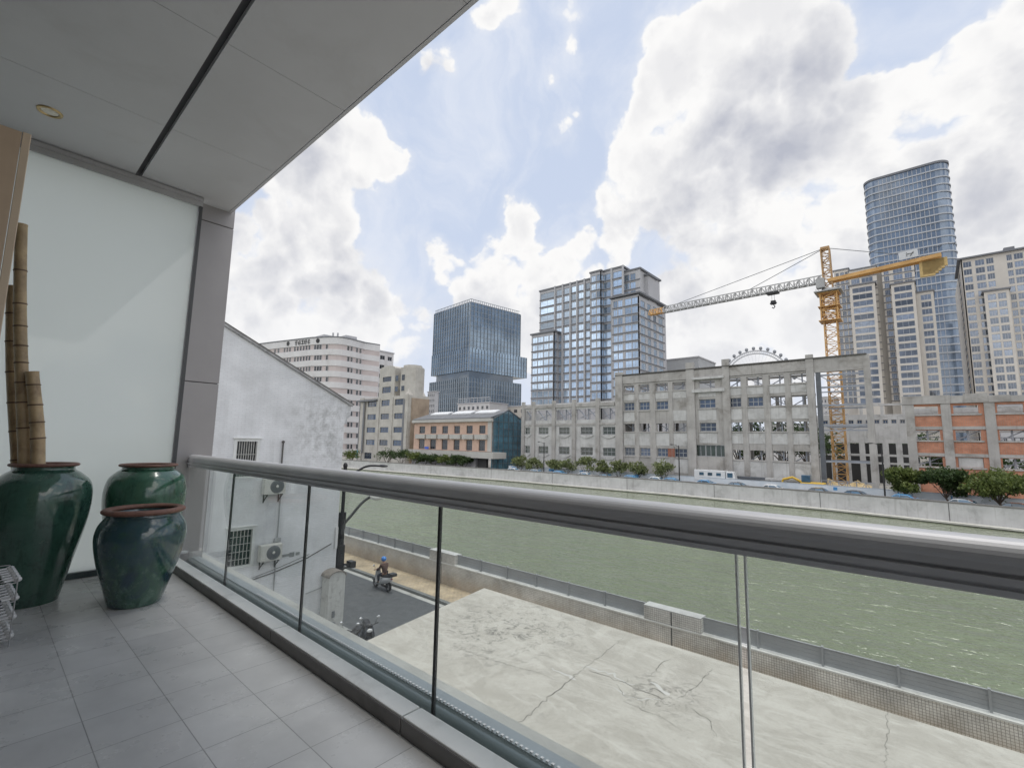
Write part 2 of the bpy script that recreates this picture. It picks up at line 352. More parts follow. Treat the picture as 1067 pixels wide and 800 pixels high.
def leaf_mesh(name, blobs_, n, size, mat, seed, flat=0.6):
    """a crown of many small leaves gathered into clumps"""
    rnd = random.Random(seed); vs = []; fs = []; cl = []
    tw = sum(b[3]**2 for b in blobs_)
    for b in blobs_:
        for i in range(max(3,int(34*b[3]**2/tw*len(blobs_)))):
            d = Vector((rnd.gauss(0,1),rnd.gauss(0,1),rnd.gauss(0,1))).normalized(); r = b[3]*(.55+.5*rnd.random())
            cl.append((Vector(b[:3])+Vector((d.x*r,d.y*r,d.z*r*flat)), b[3]*(.2+.2*rnd.random())))
    for i in range(n):
        c, cr = rnd.choice(cl); d = Vector((rnd.gauss(0,1),rnd.gauss(0,1),rnd.gauss(0,.8)))*.6
        p = c + d*cr; nrm = Vector((rnd.gauss(0,1),rnd.gauss(0,1),rnd.gauss(.5,.8))).normalized()
        a = nrm.cross(Vector((rnd.random(),rnd.random(),rnd.random()-.5))).normalized(); q = nrm.cross(a); sz = size*(.6+.8*rnd.random())
        o = len(vs); vs += [p-a*sz, p+q*sz*.5, p+a*sz, p-q*sz*.5]; fs.append((o,o+1,o+2,o+3))
    me = bpy.data.meshes.new(name); me.from_pydata([tuple(v) for v in vs],[],fs); me.materials.append(mat); me.update(); return me
def leaf_mat(name, c1, c2):
    m = M(name, c1, 0.5, spec=0.3); t = NT(m.node_tree); b = bsdf(m); g = t.node('ShaderNodeNewGeometry'); tc = t.node('ShaderNodeTexCoord')
    n = t.mapr(t.noise(tc.outputs['Object'], 1.1, 3), 0.35, 0.65); r = t.math('ADD', t.math('MULTIPLY', n, .6), t.math('MULTIPLY', g.outputs['Random Per Island'], .4))
    t.l.new(t.mix(r, c4(c1), c4(c2)), b.inputs['Base Color'])
    tr = t.node('ShaderNodeBsdfTranslucent'); t.l.new(t.mix(r, c4([x*1.3 for x in c1]), c4([x*1.3 for x in c2])), tr.inputs[0])
    mx = t.node('ShaderNodeMixShader'); mx.inputs[0].default_value = .3; out = [x for x in t.n if x.type == 'OUTPUT_MATERIAL'][0]
    t.l.new(b.outputs[0], mx.inputs[1]); t.l.new(tr.outputs[0], mx.inputs[2]); t.l.new(mx.outputs[0], out.inputs[0]); return m
# ------------------------------------------------------------------ the balcony
tile = brick_mat('floor_tile', (.54,.54,.535), (.49,.49,.49), (.25,.25,.25), .3335, .335, .0024, 'XY', 0.0, .36, (2.2205+.0, .18, 0), .25, spec=.45, cvar=.6)
def add_smudge(m, scale, col, amt, lo=.5, hi=.7, rvar=.15):
    t = NT(m.node_tree); b = bsdf(m); tc = t.node('ShaderNodeTexCoord'); f = t.mapr(t.noise(tc.outputs['Object'], scale, 8, .66, .5), lo, hi, 0, amt)
    t.l.new(t.mix(f, b.inputs['Base Color'].links[0].from_socket, c4(col)), b.inputs['Base Color'])
    r0 = b.inputs['Roughness'].default_value; t.l.new(t.mapr(t.noise(tc.outputs['Object'], scale*1.7, 6, .6), .3, .7, r0-rvar, r0+rvar), b.inputs['Roughness'])
add_smudge(tile, 2.2, (.34,.34,.34), .22)
b = MB(); b.box(-6.44,7,-1.6,1.497,6.5,6.8); b.build('balcony_floor', tile)['kind'] = 'structure'
curbm = M('curb_tile', (.78,.78,.76), .4, .1, 2.0, .1, 30, dirt=(.25,.24,.22), dirt_amt=.35, dirt_scale=2.5)
b = MB(); xs = [-6.9,-6.5,-5.05,-3.52,-2.0,-.49,1.02,2.53,4.04,5.55,7]
for x0,x1 in zip(xs,xs[1:]): b.box(x0+.006,x1-.006,1.5,1.61,6.78,6.882)
k = b.build('kerb', curbm, bevel=.004); k['kind'] = 'structure'
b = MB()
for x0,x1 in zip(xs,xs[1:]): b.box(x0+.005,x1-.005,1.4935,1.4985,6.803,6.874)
b.build('kerb_face', M('dark_kerb_face', (.17,.162,.157), .5, .12, 2.0, dirt=(.09,.085,.08), dirt_scale=2))['kind'] = 'structure'  # thin darker plates along the inner face of the kerb
slabm = M('slab_concrete', (.42,.42,.40), .8, .15, 1.5, .2, 20, dirt=(.2,.2,.19))
b = MB(); b.box(-6.9,7,1.5,1.905,6.45,6.70); b.box(-9.6,7,1.915,1.985,6.3,6.785); b.build('balcony_slab', slabm)['kind'] = 'structure'
alu = M('anodised_aluminium', (.58,.58,.59), .5, .06, 3, metal=.3); alud = M('dark_aluminium', (.10,.125,.13), .28, .15, 2.5, metal=.35); alum = M('mid_aluminium', (.27,.30,.32), .4, .1, 3, metal=.3)
black = M('black_rubber', (.012,.012,.014), .5, .1); pglass = glass_sheet('balustrade_glass', (.935,.955,.945), .95, .04)
rail = thing('glass_railing', (-2,1.7,6.7), 'glass balcony railing with a thick grey aluminium handrail along the tiled kerb', 'railing')
pr = [(1.758,-.345)] + [(1.71+.052*math.cos(R_(a)), -.262+.052*math.sin(R_(a))) for a in range(-15,200,12)]
pr += [(1.657,-.288),(1.670,-.290),(1.670,-.297),(1.653,-.299),(1.653,-.317),(1.668,-.320),(1.668,-.327),(1.660,-.329),(1.662,-.345)]
b = MB(); b.extr([(y,z+H0) for y,z in pr], -6.5, 7, 0, True); hr = b.build('handrail', alu, rail)
for p in hr.data.polygons: p.use_smooth = False
jx = [-6.49,-5.08,-3.515,-2.0,-.49,1.02,2.53,4.04,5.55,7]
for i,(x0,x1) in enumerate(zip(jx,jx[1:])):
    b = MB(); b.box(x0+.010,x1-.010,1.688,1.70,6.74,7.87); b.build('glass_panel', pglass, rail)
seal = M('clear_silicone', (.75,.77,.75), .3, .1)
for i,x in enumerate(jx[1:-1]):
    b = MB()
    if i < 3: b.box(x-.009,x+.007,1.687,1.703,6.74,7.868)
    else:
        b.box(x-.0165,x-.0105,1.686,1.702,6.74,7.868); b.box(x+.0105,x+.0165,1.686,1.702,6.74,7.868)
    b.build('joint_seal', black if i < 3 else seal, rail)
b = MB(); b.extr([(1.715,6.62),(1.715,6.725),(1.722,6.76),(1.738,6.787),(1.762,6.803),(1.795,6.809),(1.80,6.62)], -6.5, 7, 0, True)
b.build('bottom_rail', alud, rail)
b = MB(); b.extr([(1.797,6.62),(1.797,6.8135),(1.845,6.818),(1.872,6.818),(1.876,6.81),(1.876,6.62)], -6.5, 7); b.build('top_strip', alum, rail)
b = MB(); x = -4.6
while x < 1.5: b.box(x,x+.014,1.80,1.812,6.814,6.821); x += .03
b.build('gasket_strip', alu, rail)
b = MB(); b.box(-6.497,-6.41,1.66,1.73,6.885,6.905); b.box(-6.497,-6.46,1.668,1.72,7.84,7.87); b.build('end_clamp', alu, rail)
# pillar
pilm = M('pillar_cladding', (.335,.32,.32), .45, .06, 1.5, metal=.15)
pil = thing('pillar', (-6.7,1.7,6.45), 'grey metal clad pillar at the end of the balcony beside the frosted glass', 'pillar')
zj = atx(195,397,-6.5).z; zj2 = atx(240,238,-6.5).z
b = MB(); g_ = .004
for z0,z1 in ((5.0,zj-g_),(zj+g_,zj2-g_),(zj2+g_,11.7)): b.box(-6.9,-6.5,1.515,1.905,z0,z1)
b.build('cladding', pilm, pil, bevel=.006); b = MB(); b.box(-6.89,-6.515,1.53,1.89,5.0,11.65); b.build('core', black, pil)
# frosted glass screen
m = bpy.data.materials.new('frosted_glass'); m.use_nodes = True; m.node_tree.nodes.clear(); t = NT(m.node_tree)
o_ = t.node('ShaderNodeOutputMaterial'); df = t.node('ShaderNodeBsdfDiffuse'); df.inputs[0].default_value = (.74,.79,.765,1)
tr = t.node('ShaderNodeBsdfTranslucent'); tr.inputs[0].default_value = (.95,.975,.955,1); mx = t.node('ShaderNodeMixShader'); mx.inputs[0].default_value = .72
t.l.new(df.outputs[0], mx.inputs[1]); t.l.new(tr.outputs[0], mx.inputs[2])
gl = t.node('ShaderNodeBsdfGlossy'); gl.inputs['Roughness'].default_value = .03; m2 = t.node('ShaderNodeMixShader'); t.l.new(schlick(t, .03), m2.inputs[0]); t.l.new(mx.outputs[0], m2.inputs[1]); t.l.new(gl.outputs[0], m2.inputs[2]); t.l.new(m2.outputs[0], o_.inputs[0])
frost = m
scr = thing('frosted_screen', (-6.4,0,6.8), 'tall frosted glass screen closing the balcony behind the green pots', 'glass screen')
b = MB(); b.box(-6.385,-6.373,-1.58,1.47,6.86,10.93); b.build('glass_pane', frost, scr)
b = MB(); b.box(-6.41,-6.34,-1.58,1.50,6.803,6.858); b.build('bottom_frame', alud, scr)
b = MB(); b.box(-6.42,-6.35,-1.58,1.512,10.93,10.985); b.box(-6.40,-6.33,-1.58,1.512,10.985,11.03); b.build('top_frame', M('grey_frame', (.43,.43,.44), .5, .08), scr)
b = MB(); b.box(-6.42,-6.35,1.478,1.513,6.86,10.93); b.build('side_gasket', M('dark_gasket', (.07,.072,.075), .45, .1), scr)
# ceiling
ceilm = M('ceiling_panel', (.54,.55,.57), .5, .05, .8, dirt=(.4,.4,.4), dirt_amt=.25, dirt_scale=1.1)
b = MB(); cx_ = [-6.74,-5.11,-3.64,-2.08,-.55,.95,2.45,3.95,5.45,7]
for x0,x1 in zip(cx_,cx_[1:]):
    b.box(x0+.002,x1-.002,.91,1.83,11.04,11.09); b.box(x0+.002,x1-.002,-1.6,.855,11.04,11.09)
b.build('ceiling', ceilm, bevel=.002)['kind'] = 'structure'
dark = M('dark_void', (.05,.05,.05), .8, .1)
b = MB(); b.box(-6.74,7,-1.6,1.828,11.10,11.6); b.build('ceiling_slab', M('gap_paint', (.11,.11,.115), .8, .1))['kind'] = 'structure'
b = MB(); b.box(-6.74,7,1.832,1.862,11.036,11.75); b.build('ceiling_fascia', ceilm)['kind'] = 'structure'
b = MB(); b.box(-7.0,7,-1.9,-1.602,6.5,11.6); b.build('wall_back', M('back_wall', (.10,.10,.10), .6, .1))['kind'] = 'structure'
b = MB(); b.box(-9.6,7.1,-9,1.88,0,6.29); b.box(-7,7,-9,-2.0,6.5,14); b.build('building_body', M('render_wall', (.5,.49,.47), .8, .1))['kind'] = 'structure'
# recessed downlight
P = atz(52,116.5,11.04); dl = thing('downlight', P, 'round recessed ceiling downlight with a brass coloured rim, unlit', 'ceiling light')
b = MB(); b.lathe([(.062,-.001),(.066,-.012),(.085,-.010),(.088,-.001)], P, 32); b.build('rim', M('brass', (.55,.42,.22), .3, .1, metal=.8), dl)
b = MB(); b.lathe([(.063,-.002),(.05,-.006),(.03,-.004),(.0005,-.004)], P, 24); b.build('reflector', M('reflector', (.62,.58,.5), .2, .1, metal=.5), dl)
# beige wooden leaf at the left edge
woodm = M('beige_wood', (.50,.37,.25), .45, .08, 3.0, streak=.15)
D0 = atx(33,141,-3.2); dr = thing('wooden_panel', (-3.2, D0.y-.4, 6.8), 'tall beige wooden door leaf standing open at the left edge', 'door')
b = MB(); b.box(-3.24,-3.2,D0.y-.95,D0.y-.032,6.815,D0.z); b.build('leaf', woodm, dr, bevel=.003)
b = MB(); b.box(-3.243,-3.197,D0.y-.030,D0.y,6.815,D0.z+.002); b.build('edge_strip', M('pale_wood', (.56,.44,.31), .45, .06, 4), dr, bevel=.003)
# ------------------------------------------------------------------ pots
def glaze(name, c1, c2, c3, sc, band=None):
    m = M(name, c1, .12, spec=.6, coat=.6); t = NT(m.node_tree); b = bsdf(m); tc = t.node('ShaderNodeTexCoord'); O = tc.outputs['Object']
    f = t.mapr(t.noise(O, sc, 8, .7, .6), .38, .66); f2 = t.mapr(t.noise(O, sc*2.7, 8, .75, .4), .5, .68)
    mp = t.node('ShaderNodeMapping'); t.l.new(O, mp.inputs[0]); mp.inputs['Scale'].default_value = (9,9,1.3); dr_ = t.mapr(t.noise(mp.outputs[0], 2, 6, .65), .48, .7, 0, .6)
    c = t.mix(f, c4(c1), c4(c2)); c = t.mix(t.math('MULTIPLY', f2, .8), c, c4(c3)); c = t.mix(dr_, c, c4([x*.35 for x in c1]))
    if band:                                   # a second glaze poured over the shoulder
        sp = t.node('ShaderNodeSeparateXYZ'); t.l.new(O, sp.inputs[0]); zz = t.math('ADD', sp.outputs[2], t.math('MULTIPLY', t.math('SUBTRACT', t.noise(mp.outputs[0], .8, 6, .65), .5), .7))
        fz = t.math('MULTIPLY', t.mapr(zz, .30, .52), t.mapr(t.noise(O, 13, 8, .75), .36, .55)); c = t.mix(fz, c, c4(band))
    t.l.new(c, b.inputs['Base Color']); bn = t.node('ShaderNodeBump'); bn.inputs['Strength'].default_value = .25; bn.inputs['Distance'].default_value = .01
    t.l.new(t.noise(O, 9, 5, .6), bn.inputs['Height']); t.l.new(bn.outputs[0], b.inputs['Normal']); t.l.new(t.mapr(t.noise(O, 5, 5, .6), .35, .7, .08, .32), b.inputs['Roughness']); return m
terra = M('bare_clay', (.19,.095,.07), .6, .25, 8, .4, 40, dirt=(.08,.05,.04), dirt_scale=6)
gl_green = glaze('green_glaze', (.034,.086,.064), (.048,.122,.088), (.016,.044,.036), 3.0)
gl_blue = glaze('blue_green_glaze', (.038,.105,.066), (.02,.046,.08), (.12,.20,.165), 3.4, (.028,.07,.085))
gl_jade = glaze('jade_glaze', (.042,.118,.078), (.06,.16,.105), (.02,.06,.044), 3.0)
def bez(pts, n=6):
    out = []
    for i in range(len(pts)-1):
        p0,p1,p2,p3 = [Vector((pts[max(0,min(len(pts)-1,j))])) for j in (i-1,i,i+1,i+2)]
        for k in range(n):
            t = k/n; out.append(tuple(.5*((2*p1)+(p2-p0)*t+(2*p0-5*p1+4*p2-p3)*t*t+(3*p1-p0-3*p2+p3)*t**3)))
    return out + [tuple(pts[-1])]
def pot(c, prof, rim_r, rim_t, h, mat, label, rot=0):
    th = thing('ceramic_pot', c, label, 'pot'); th.rotation_euler.z = 0
    b = MB(); p = bez([Vector((r,z,0)) for r,z in prof]); pp = [(0.001,.004),(prof[0][0]*.9,0.002)] + [(v[0],v[1]) for v in p]
    inner = [(prof[-1][0]-.025, h-.02),(prof[-1][0]-.035,h-.08),(prof[-2][0]-.06,h-.2),(prof[-2][0]-.08,h-.35),(.001,h-.36)]
    b.lathe(pp+inner, c, 56); b.build('body', mat, th)
    b = MB(); b.lathe([(rim_r+rim_t*math.cos(a), h+rim_t*.62*math.sin(a)) for a in [2*math.pi*k/14 for k in range(15)]], c, 56); b.build('rim', terra, th); return th
POTS = True
pot((-5.76,.42,6.8), [(.195,0),(.205,.05),(.255,.3),(.318,.62),(.337,.84),(.315,.98),(.245,1.06),(.200,1.095),(.203,1.13)], .203, .024, 1.135, gl_green, 'tall dark green glazed jar holding three bamboo poles, at the far left')
pot((-5.85,1.17,6.8), [(.19,0),(.205,.08),(.26,.35),(.318,.66),(.33,.84),(.305,.98),(.245,1.05),(.212,1.075),(.215,1.105)], .217, .022, 1.11, gl_jade, 'green glazed jar with a clay rim standing behind the blue green pot')
pot((-5.13,1.03,6.8), [(.175,0),(.19,.03),(.235,.18),(.292,.38),(.318,.54),(.305,.64),(.272,.70),(.255,.73),(.255,.76)], .258, .036, .765, gl_blue, 'blue green mottled glazed pot with a wide brown clay rim, frontmost of the three')
bam = M('bamboo', (.43,.315,.18), .45, .3, 6, .2, 30, streak=.35, dirt=(.12,.07,.04), dirt_scale=5, dirt_amt=.5); bamn = M('bamboo_node', (.12,.075,.045), .6, .2, 10)
def bamboo(p0, p1, r0, r1, nodes, label):
    p0, p1 = Vector(p0), Vector(p1); th = thing('bamboo_pole', p0, label, 'bamboo pole', 'bamboo poles in the tall green jar'); pts = []; rr = []
    L = (p1-p0).length; side = Vector((0,1,0)); cuts = [0]+nodes+[1]
    b = MB(); bn = MB()
    for i,(a,c) in enumerate(zip(cuts,cuts[1:])):
        for q in (.0,.06,.5,.94,.999):
            t = a+(c-a)*q; bow = .012*math.sin(t*5+p1.y*20); pts.append(p0.lerp(p1,t)+side*bow); r = r0+(r1-r0)*t; rr.append(r*(1.05 if q in (.0,.999) else .98 if q == .5 else 1.0))
    b.tube(pts, rr, 14); b.build('culm', bam, th)
    for t in nodes:
        bow = .012*math.sin(t*5+p1.y*20); c = p0.lerp(p1,t)+side*bow; d = (p1-p0).normalized(); r = r0+(r1-r0)*t
        bn.tube([c-d*.006,c,c+d*.006],[r*1.03,r*1.12,r*1.03],14)
    bn.build('node_ring', bamn, th)
zb = 6.8+.80
bamboo((-5.76,.325,zb),(-5.76,.066,H0+1.79),.047,.040,[.14,.27,.36,.43,.50,.56,.63,.71,.83],'tallest bamboo pole, standing in the tall green jar')
bamboo((-5.88,.295,zb),(-5.90,.072,H0+1.27),.047,.040,[.2,.33,.46,.6,.74,.87],'middle height bamboo pole behind the tallest one, leaning left')
bamboo((-5.66,.405,zb),(-5.68,.265,H0+.52),.049,.044,[.3,.5,.62,.75,.9],'shortest bamboo pole, cut off low, right of the tallest one')
# wire rack at the left edge
wire = M('steel_wire', (.45,.45,.46), .3, .1, metal=.8); knob = M('knob_enamel', (.55,.55,.55), .3, .1)
rk = thing('wire_rack', (-4.85,.1,6.8), 'wire rack with rows of small pale knobs at the left edge', 'rack')
b = MB(); c0 = Vector((-4.66,.285,0)); c1 = Vector((-5.15,.262,0)); c2 = c0+Vector((.03,-.36,0)); c3 = c1+Vector((.03,-.36,0))
for c in (c0,c1,c2,c3): b.tube([c+Vector((0,0,6.8)),c+Vector((0,0,7.235))],.004,6)
for k in range(4):
    z = 7.235-.12*k
    for p,q in ((c0,c1),(c1,c3),(c3,c2),(c2,c0)):
        b.tube([p+Vector((0,0,z)),q+Vector((0,0,z))],.003,6); b.tube([p+Vector((0,0,z-.03)),q+Vector((0,0,z-.03))],.003,6)
b.build('frame', wire, rk)
for k in range(4):
    for j in range(6):
        for off in (Vector((0,0,0)),Vector((.0,-.13,0))):
            p = c0.lerp(c1,(j+.3)/6)+off+Vector((0,0,7.222-.12*k)); b = MB(); b.ball(p,.024,0,10,7,(1,1,.75)); b.tube([p,p+Vector((.03,-.065,0))],.008,6); b.build('knob', knob, rk)
# ------------------------------------------------------------------ ground by the river
asph = M('asphalt', (.085,.09,.095), .85, .2, 2.5, .4, 60, dirt=(.14,.14,.14), dirt_scale=.5, dirt_amt=.4)
b = MB(); b.box(-420,420,11.5,16.5,-.4,0); b.build('road', asph)['kind'] = 'structure'
conc = M('pale_concrete', (.40,.40,.38), .8, .15, 1.2, .3, 25, dirt=(.22,.21,.19), dirt_scale=.7)
b = MB(); b.box(-420,420,16.18,16.498,-.05,.004); b.build('road_gutter', conc)['kind'] = 'structure'
b = MB(); b.box(-420,420,11.35,11.5,-.4,.10); b.build('near_kerb', conc)['kind'] = 'structure'
b = MB(); b.box(-420,420,-60,11.35,-.4,.09); b.build('near_pavement', M('grey_paving', (.25,.25,.24), .8, .2, 1.5, .2, 20, dirt=(.12,.12,.12)))['kind'] = 'structure'
b = MB(); x = -200
while x < 60: b.box(x+.006,x+.994,16.5,16.74,-.4,.135); x += 1
b.build('river_kerb', M('dark_kerb_stone', (.16,.165,.16), .8, .2, 1.5))['kind'] = 'structure'
pave = brick_mat('yellow_paver', (.46,.37,.25), (.40,.33,.24), (.24,.2,.15), .30, .15, .012, 'YX', .5, .8, cvar=1.2, bump=.2)
b = MB(); b.box(-420,420,16.74,18.6,-.4,.12); b.build('pavement', pave)['kind'] = 'structure'
# flood wall with mosaic tiles and slatted rail
blk0 = M('joint_filler', (.06,.06,.06), .8, .1)
mosaic = brick_mat('mosaic_tile', (.66,.64,.61), (.56,.54,.51), (.27,.26,.245), .078, .078, .0075, 'XZ', 0, .5, (0,.03,0), .5, stain=((.38,.27,.16), .0, 1.0, .5), cvar=1.0)
steelr = M('grey_rail_steel', (.34,.35,.36), .5, .1, 1.0, metal=.2)
YW = 18.5; fl = thing('flood_wall', (-12,18.75,.12), 'river flood wall faced with small square tiles, topped by grey slatted railing', 'wall')
b = MB(); b.box(-420,200,YW,YW+.5,-2.6,1.24); b.build('wall_face', mosaic, fl)
b = MB(); b.box(-420,200,YW-.03,YW+.53,1.243,1.30); b.build('coping', M('white_coping', (.62,.62,.6), .6, .1, 2, dirt=(.3,.28,.25)), fl)
px_ = lambda px, py: aty(px, py, YW).x
piers = [(px_(447.6,576),px_(474,582)),(px_(671,630),px_(730,645))]; d1 = piers[1][0]-piers[0][0]
piers = [(piers[0][0]-d1,piers[0][1]-d1)] + piers + [(piers[1][0]+d1*k,piers[1][1]+d1*k) for k in (1,2)]
for i,(a,c) in enumerate(piers):
    b = MB(); b.box(a,c,YW-.006,YW+.5,.1,1.80); b.build('pier', mosaic, fl); b = MB(); b.box(a-.01,c+.01,YW-.012,YW+.51,1.803,1.84); b.build('pier_cap', M('grey_cap', (.42,.42,.41), .7, .15, 2), fl); b = MB(); b.box((a+c)/2-.02,(a+c)/2+.02,YW-.012,YW+.1,.13,1.80); b.build('movement_joint', blk0, fl)
segs = [(piers[0][0]-d1+2.2,piers[0][0])] + [(piers[i][1],piers[i+1][0]) for i in range(4)]
for a,c in segs:
    n = max(1, round((c-a)/1.75)); w_ = (c-a)/n
    for k in range(n):
        x0,x1 = a+w_*k, a+w_*(k+1); b = MB()
        for j in range(4): b.box(x0+.03,x1-.03,YW+.18,YW+.205,1.33+j*.125,1.33+j*.125+.118)
        b.box(x0+.03,x1-.03,YW+.16,YW+.225,1.835,1.865); b.build('slat_panel', steelr, fl)
        if k: b = MB(); b.box(x0-.03,x0+.03,YW+.13,YW+.25,1.303,1.90); b.build('rail_post', steelr, fl)
# water
m = M('river_water', (.165,.19,.122), .05, .15, .05, spec=.5); t = NT(m.node_tree); bs = bsdf(m); bs.inputs['IOR'].default_value = 1.42
tc = t.node('ShaderNodeTexCoord'); mp = t.node('ShaderNodeMapping'); t.l.new(tc.outputs['Object'], mp.inputs[0]); mp.inputs['Scale'].default_value = (.55,1.15,1); mp.inputs['Rotation'].default_value = (0,0,-.6)
wv = t.math('ADD', t.noise(mp.outputs[0], .95, 2, .5, .5), t.math('ADD', t.math('MULTIPLY', t.noise(mp.outputs[0], .25, 2, .5), 1.6), t.math('MULTIPLY', t.noise(mp.outputs[0], 2.3, 2, .5), .35)))
bn = t.node('ShaderNodeBump'); bn.inputs['Strength'].default_value = 1.0; sy = t.node('ShaderNodeSeparateXYZ'); t.l.new(tc.outputs['Object'], sy.inputs[0]); t.l.new(t.mapr(sy.outputs[1], 45, 84, .5, .07), bn.inputs['Distance'])
t.l.new(wv, bn.inputs['Height']); t.l.new(bn.outputs[0], bs.inputs['Normal'])
b = MB(); b.box(-420,420,18.9,100,-4,-1.75); b.build('river_water', m)['kind'] = 'structure'
# ------------------------------------------------------------------ low building with a flat concrete roof
roofm = M('roof_screed', (.42,.40,.36), .85, .16, 1.1, .5, 5, dirt=(.29,.275,.245), dirt_amt=.75, dirt_scale=.6)
t = NT(roofm.node_tree); bs = bsdf(roofm); tc = t.node('ShaderNodeTexCoord'); O = tc.outputs['Object']
mp = t.node('ShaderNodeMapping'); t.l.new(O, mp.inputs[0]); mp.inputs['Scale'].default_value = (.45,1.3,1); mp.inputs['Rotation'].default_value = (0,0,.45)
cc = t.mix(t.mapr(t.noise(O, .75, 10, .72, 1.6), .36, .62), (.36,.34,.30,1), (.445,.424,.38,1))
cc = t.mix(t.mapr(t.noise(mp.outputs[0], 1.7, 9, .7, 1.2), .48, .66, 0, .7), cc, (.51,.49,.445,1))
cc = t.mix(t.mapr(t.noise(mp.outputs[0], 2.9, 9, .75, .6), .56, .72, 0, .4), cc, (.26,.245,.22,1))
cc = t.mix(t.mapr(t.noise(O, 14.0, 8, .75), .52, .75, 0, .45), cc, (.20,.19,.17,1))
st = tuple(atz(528,655,3.2)-Vector((-4,7,0)))
sp = t.math('MULTIPLY', t.mapr(t.noise(O, 3.2, 9, .8, .8), .50, .62), t.mapr(t.vmath('DISTANCE', O, st, out=1), 3.2, .3)); cc = t.mix(t.math('MULTIPLY', sp, .85), cc, (.115,.11,.098,1))
st2 = tuple(atz(690,722,3.2)-Vector((-4,7,0)))
sp = t.math('MULTIPLY', t.mapr(t.noise(O, 4.2, 9, .8, .8), .50, .60), t.mapr(t.vmath('DISTANCE', O, st2, out=1), 1.3, .2)); cc = t.mix(t.math('MULTIPLY', sp, .7), cc, (.14,.13,.115,1))
t.l.new(cc, bs.inputs['Base Color'])
r0, r1 = atz(505,612,3.2), atz(380,668,3.2); dxy = (r1-r0)/(r1.y-r0.y); YR = 12.15
lx = lambda y: r0.x + dxy.x*(y-r0.y)
lb = thing('low_building', (-4,7,0), 'single storey building with a cracked flat pale concrete roof below the balcony', 'building')
b = MB(); b.prism([(lx(2.05)+.12,2.05),(14,2.05),(14,YR-.12),(lx(YR)+.12,YR-.12)],0,3.0); b.build('wall', M('dingy_wall', (.42,.41,.38), .8, .15), lb)
b = MB(); b.prism([(lx(2.03),2.03),(14.2,2.03),(14.2,YR),(lx(YR),YR)],3.003,3.2); b.build('roof', roofm, lb, bevel=.01)
crk = M('crack', (.16,.15,.135), .9, .3, 8); mort = M('mortar_patch', (.50,.49,.465), .85, .1, 3, .5, 15)
def strip(pts, wd, mat, z, name, seed, jag=.022):
    rnd = random.Random(seed); P = [atz(x,y,z) for x,y in pts]; Q = []
    for a,c in zip(P,P[1:]):
        n = max(2,int((c-a).length/.09))
        for k in range(n): Q.append(a.lerp(c,k/n)+Vector((rnd.gauss(0,jag),rnd.gauss(0,jag),0)))
    Q.append(P[-1]); b = MB(); vs = []
    for i,p in enumerate(Q):
        d = (Q[min(i+1,len(Q)-1)]-Q[max(i-1,0)]).normalized(); q = Vector((-d.y,d.x,0))*wd*.62*(.35+.9*rnd.random())*(1-.75*abs(2*i/(len(Q)-1)-1)**3)
        vs += [p-q,p+q]
    b.add(vs,[(2*i,2*i+1,2*i+3,2*i+2) for i in range(len(Q)-1)]); return b.build(name, mat, lb)
CR = [([(530,763),(563,733),(577,722),(591,710),(606,698)],.016),([(606,698),(622,686),(650,663)],.009),([(609,696),(636,705),(648,709),(661,716)],.016),([(678,704),(686,693),(699,686)],.012),
 ([(705,728),(729,712),(742,695)],.012),([(722,737),(739,750),(747,767)],.013),([(661,716),(676,722),(690,728),(698,726)],.016),([(672,719),(683,717),(693,724)],.02),([(640,712),(653,726),(672,727)],.009),([(470,672),(520,690),(560,700),(590,712)],.006),([(925,705),(925,760),(922,800)],.008),([(545,640),(575,665),(600,690)],.005),([(650,730),(690,748),(710,760)],.007)]
for i,(pts,wd) in enumerate(CR): strip(pts, wd, crk, 3.2045, 'crack', i)
for i,(pts,wd) in enumerate([([(607,694),(636,702),(662,713)],.05),([(676,711),(688,718),(697,724)],.09),([(575,695),(592,704),(600,708)],.10),([(640,716),(660,728),(690,729)],.03)]): strip(pts, wd, mort, 3.2022, 'mortar_patch', 50+i, .05)
# ------------------------------------------------------------------ white gabled neighbour
XN = -19.6
whb = brick_mat('whitewashed_brick', (.64,.65,.665), (.61,.62,.635), (.565,.57,.585), .25, .075, .010, 'YZ', .5, .85, bump=.28, cvar=.4, streak=.25)
add_smudge(whb, .55, (.46,.46,.465), .3, .52, .75, .05)
t = NT(whb.node_tree); bs = bsdf(whb); tc = t.node('ShaderNodeTexCoord')
f = t.math('MULTIPLY', t.mapr(t.vmath('DISTANCE', tc.outputs['Object'], (XN+19.6,10.2,8.6), out=1), 2.8, .3), t.mapr(t.noise(tc.outputs['Object'], 2.2, 9, .75, .3), .40, .72)); t.l.new(t.mix(t.math('MULTIPLY', f, .7), bs.inputs['Base Color'].links[0].from_socket, (.16,.16,.15,1)), bs.inputs['Base Color'])
nb = thing('white_house', (XN,0,0), 'whitewashed brick house with a sloping roof, its gable wall stained grey near the top', 'house')
P1, P2 = atx(240,341,XN), atx(366,421,XN); sl_ = (P1.z-P2.z)/(P2.y-P1.y); YE, ZE = P2.y, P2.z; YC = YE-.28
fN = FZ(XN, 1)
wu = (atx(246.5,459,XN), atx(257,494,XN)); wl = (atx(238,552,XN), atx(260.5,589,XN))
W1 = (6.50, 7.28, H0-1.50, H0-.12); W2 = (6.52, 7.38, H0-4.78, H0-3.42)
b = MB(); b.gridwall(fN, -14, YC, 0, ZE-.9, [W1, W2], .28)
zr = lambda y: ZE + sl_*(YE-y); yr = -2.0
P = lambda y,z,d=0: (XN-d,y,z)
poly = [(-14,ZE-.9),(YC,ZE-.9),(YC+.06,ZE-.72),(YE,ZE-.55),(YE,ZE),(yr,zr(yr)),(-14,zr(yr)-.49*12)]
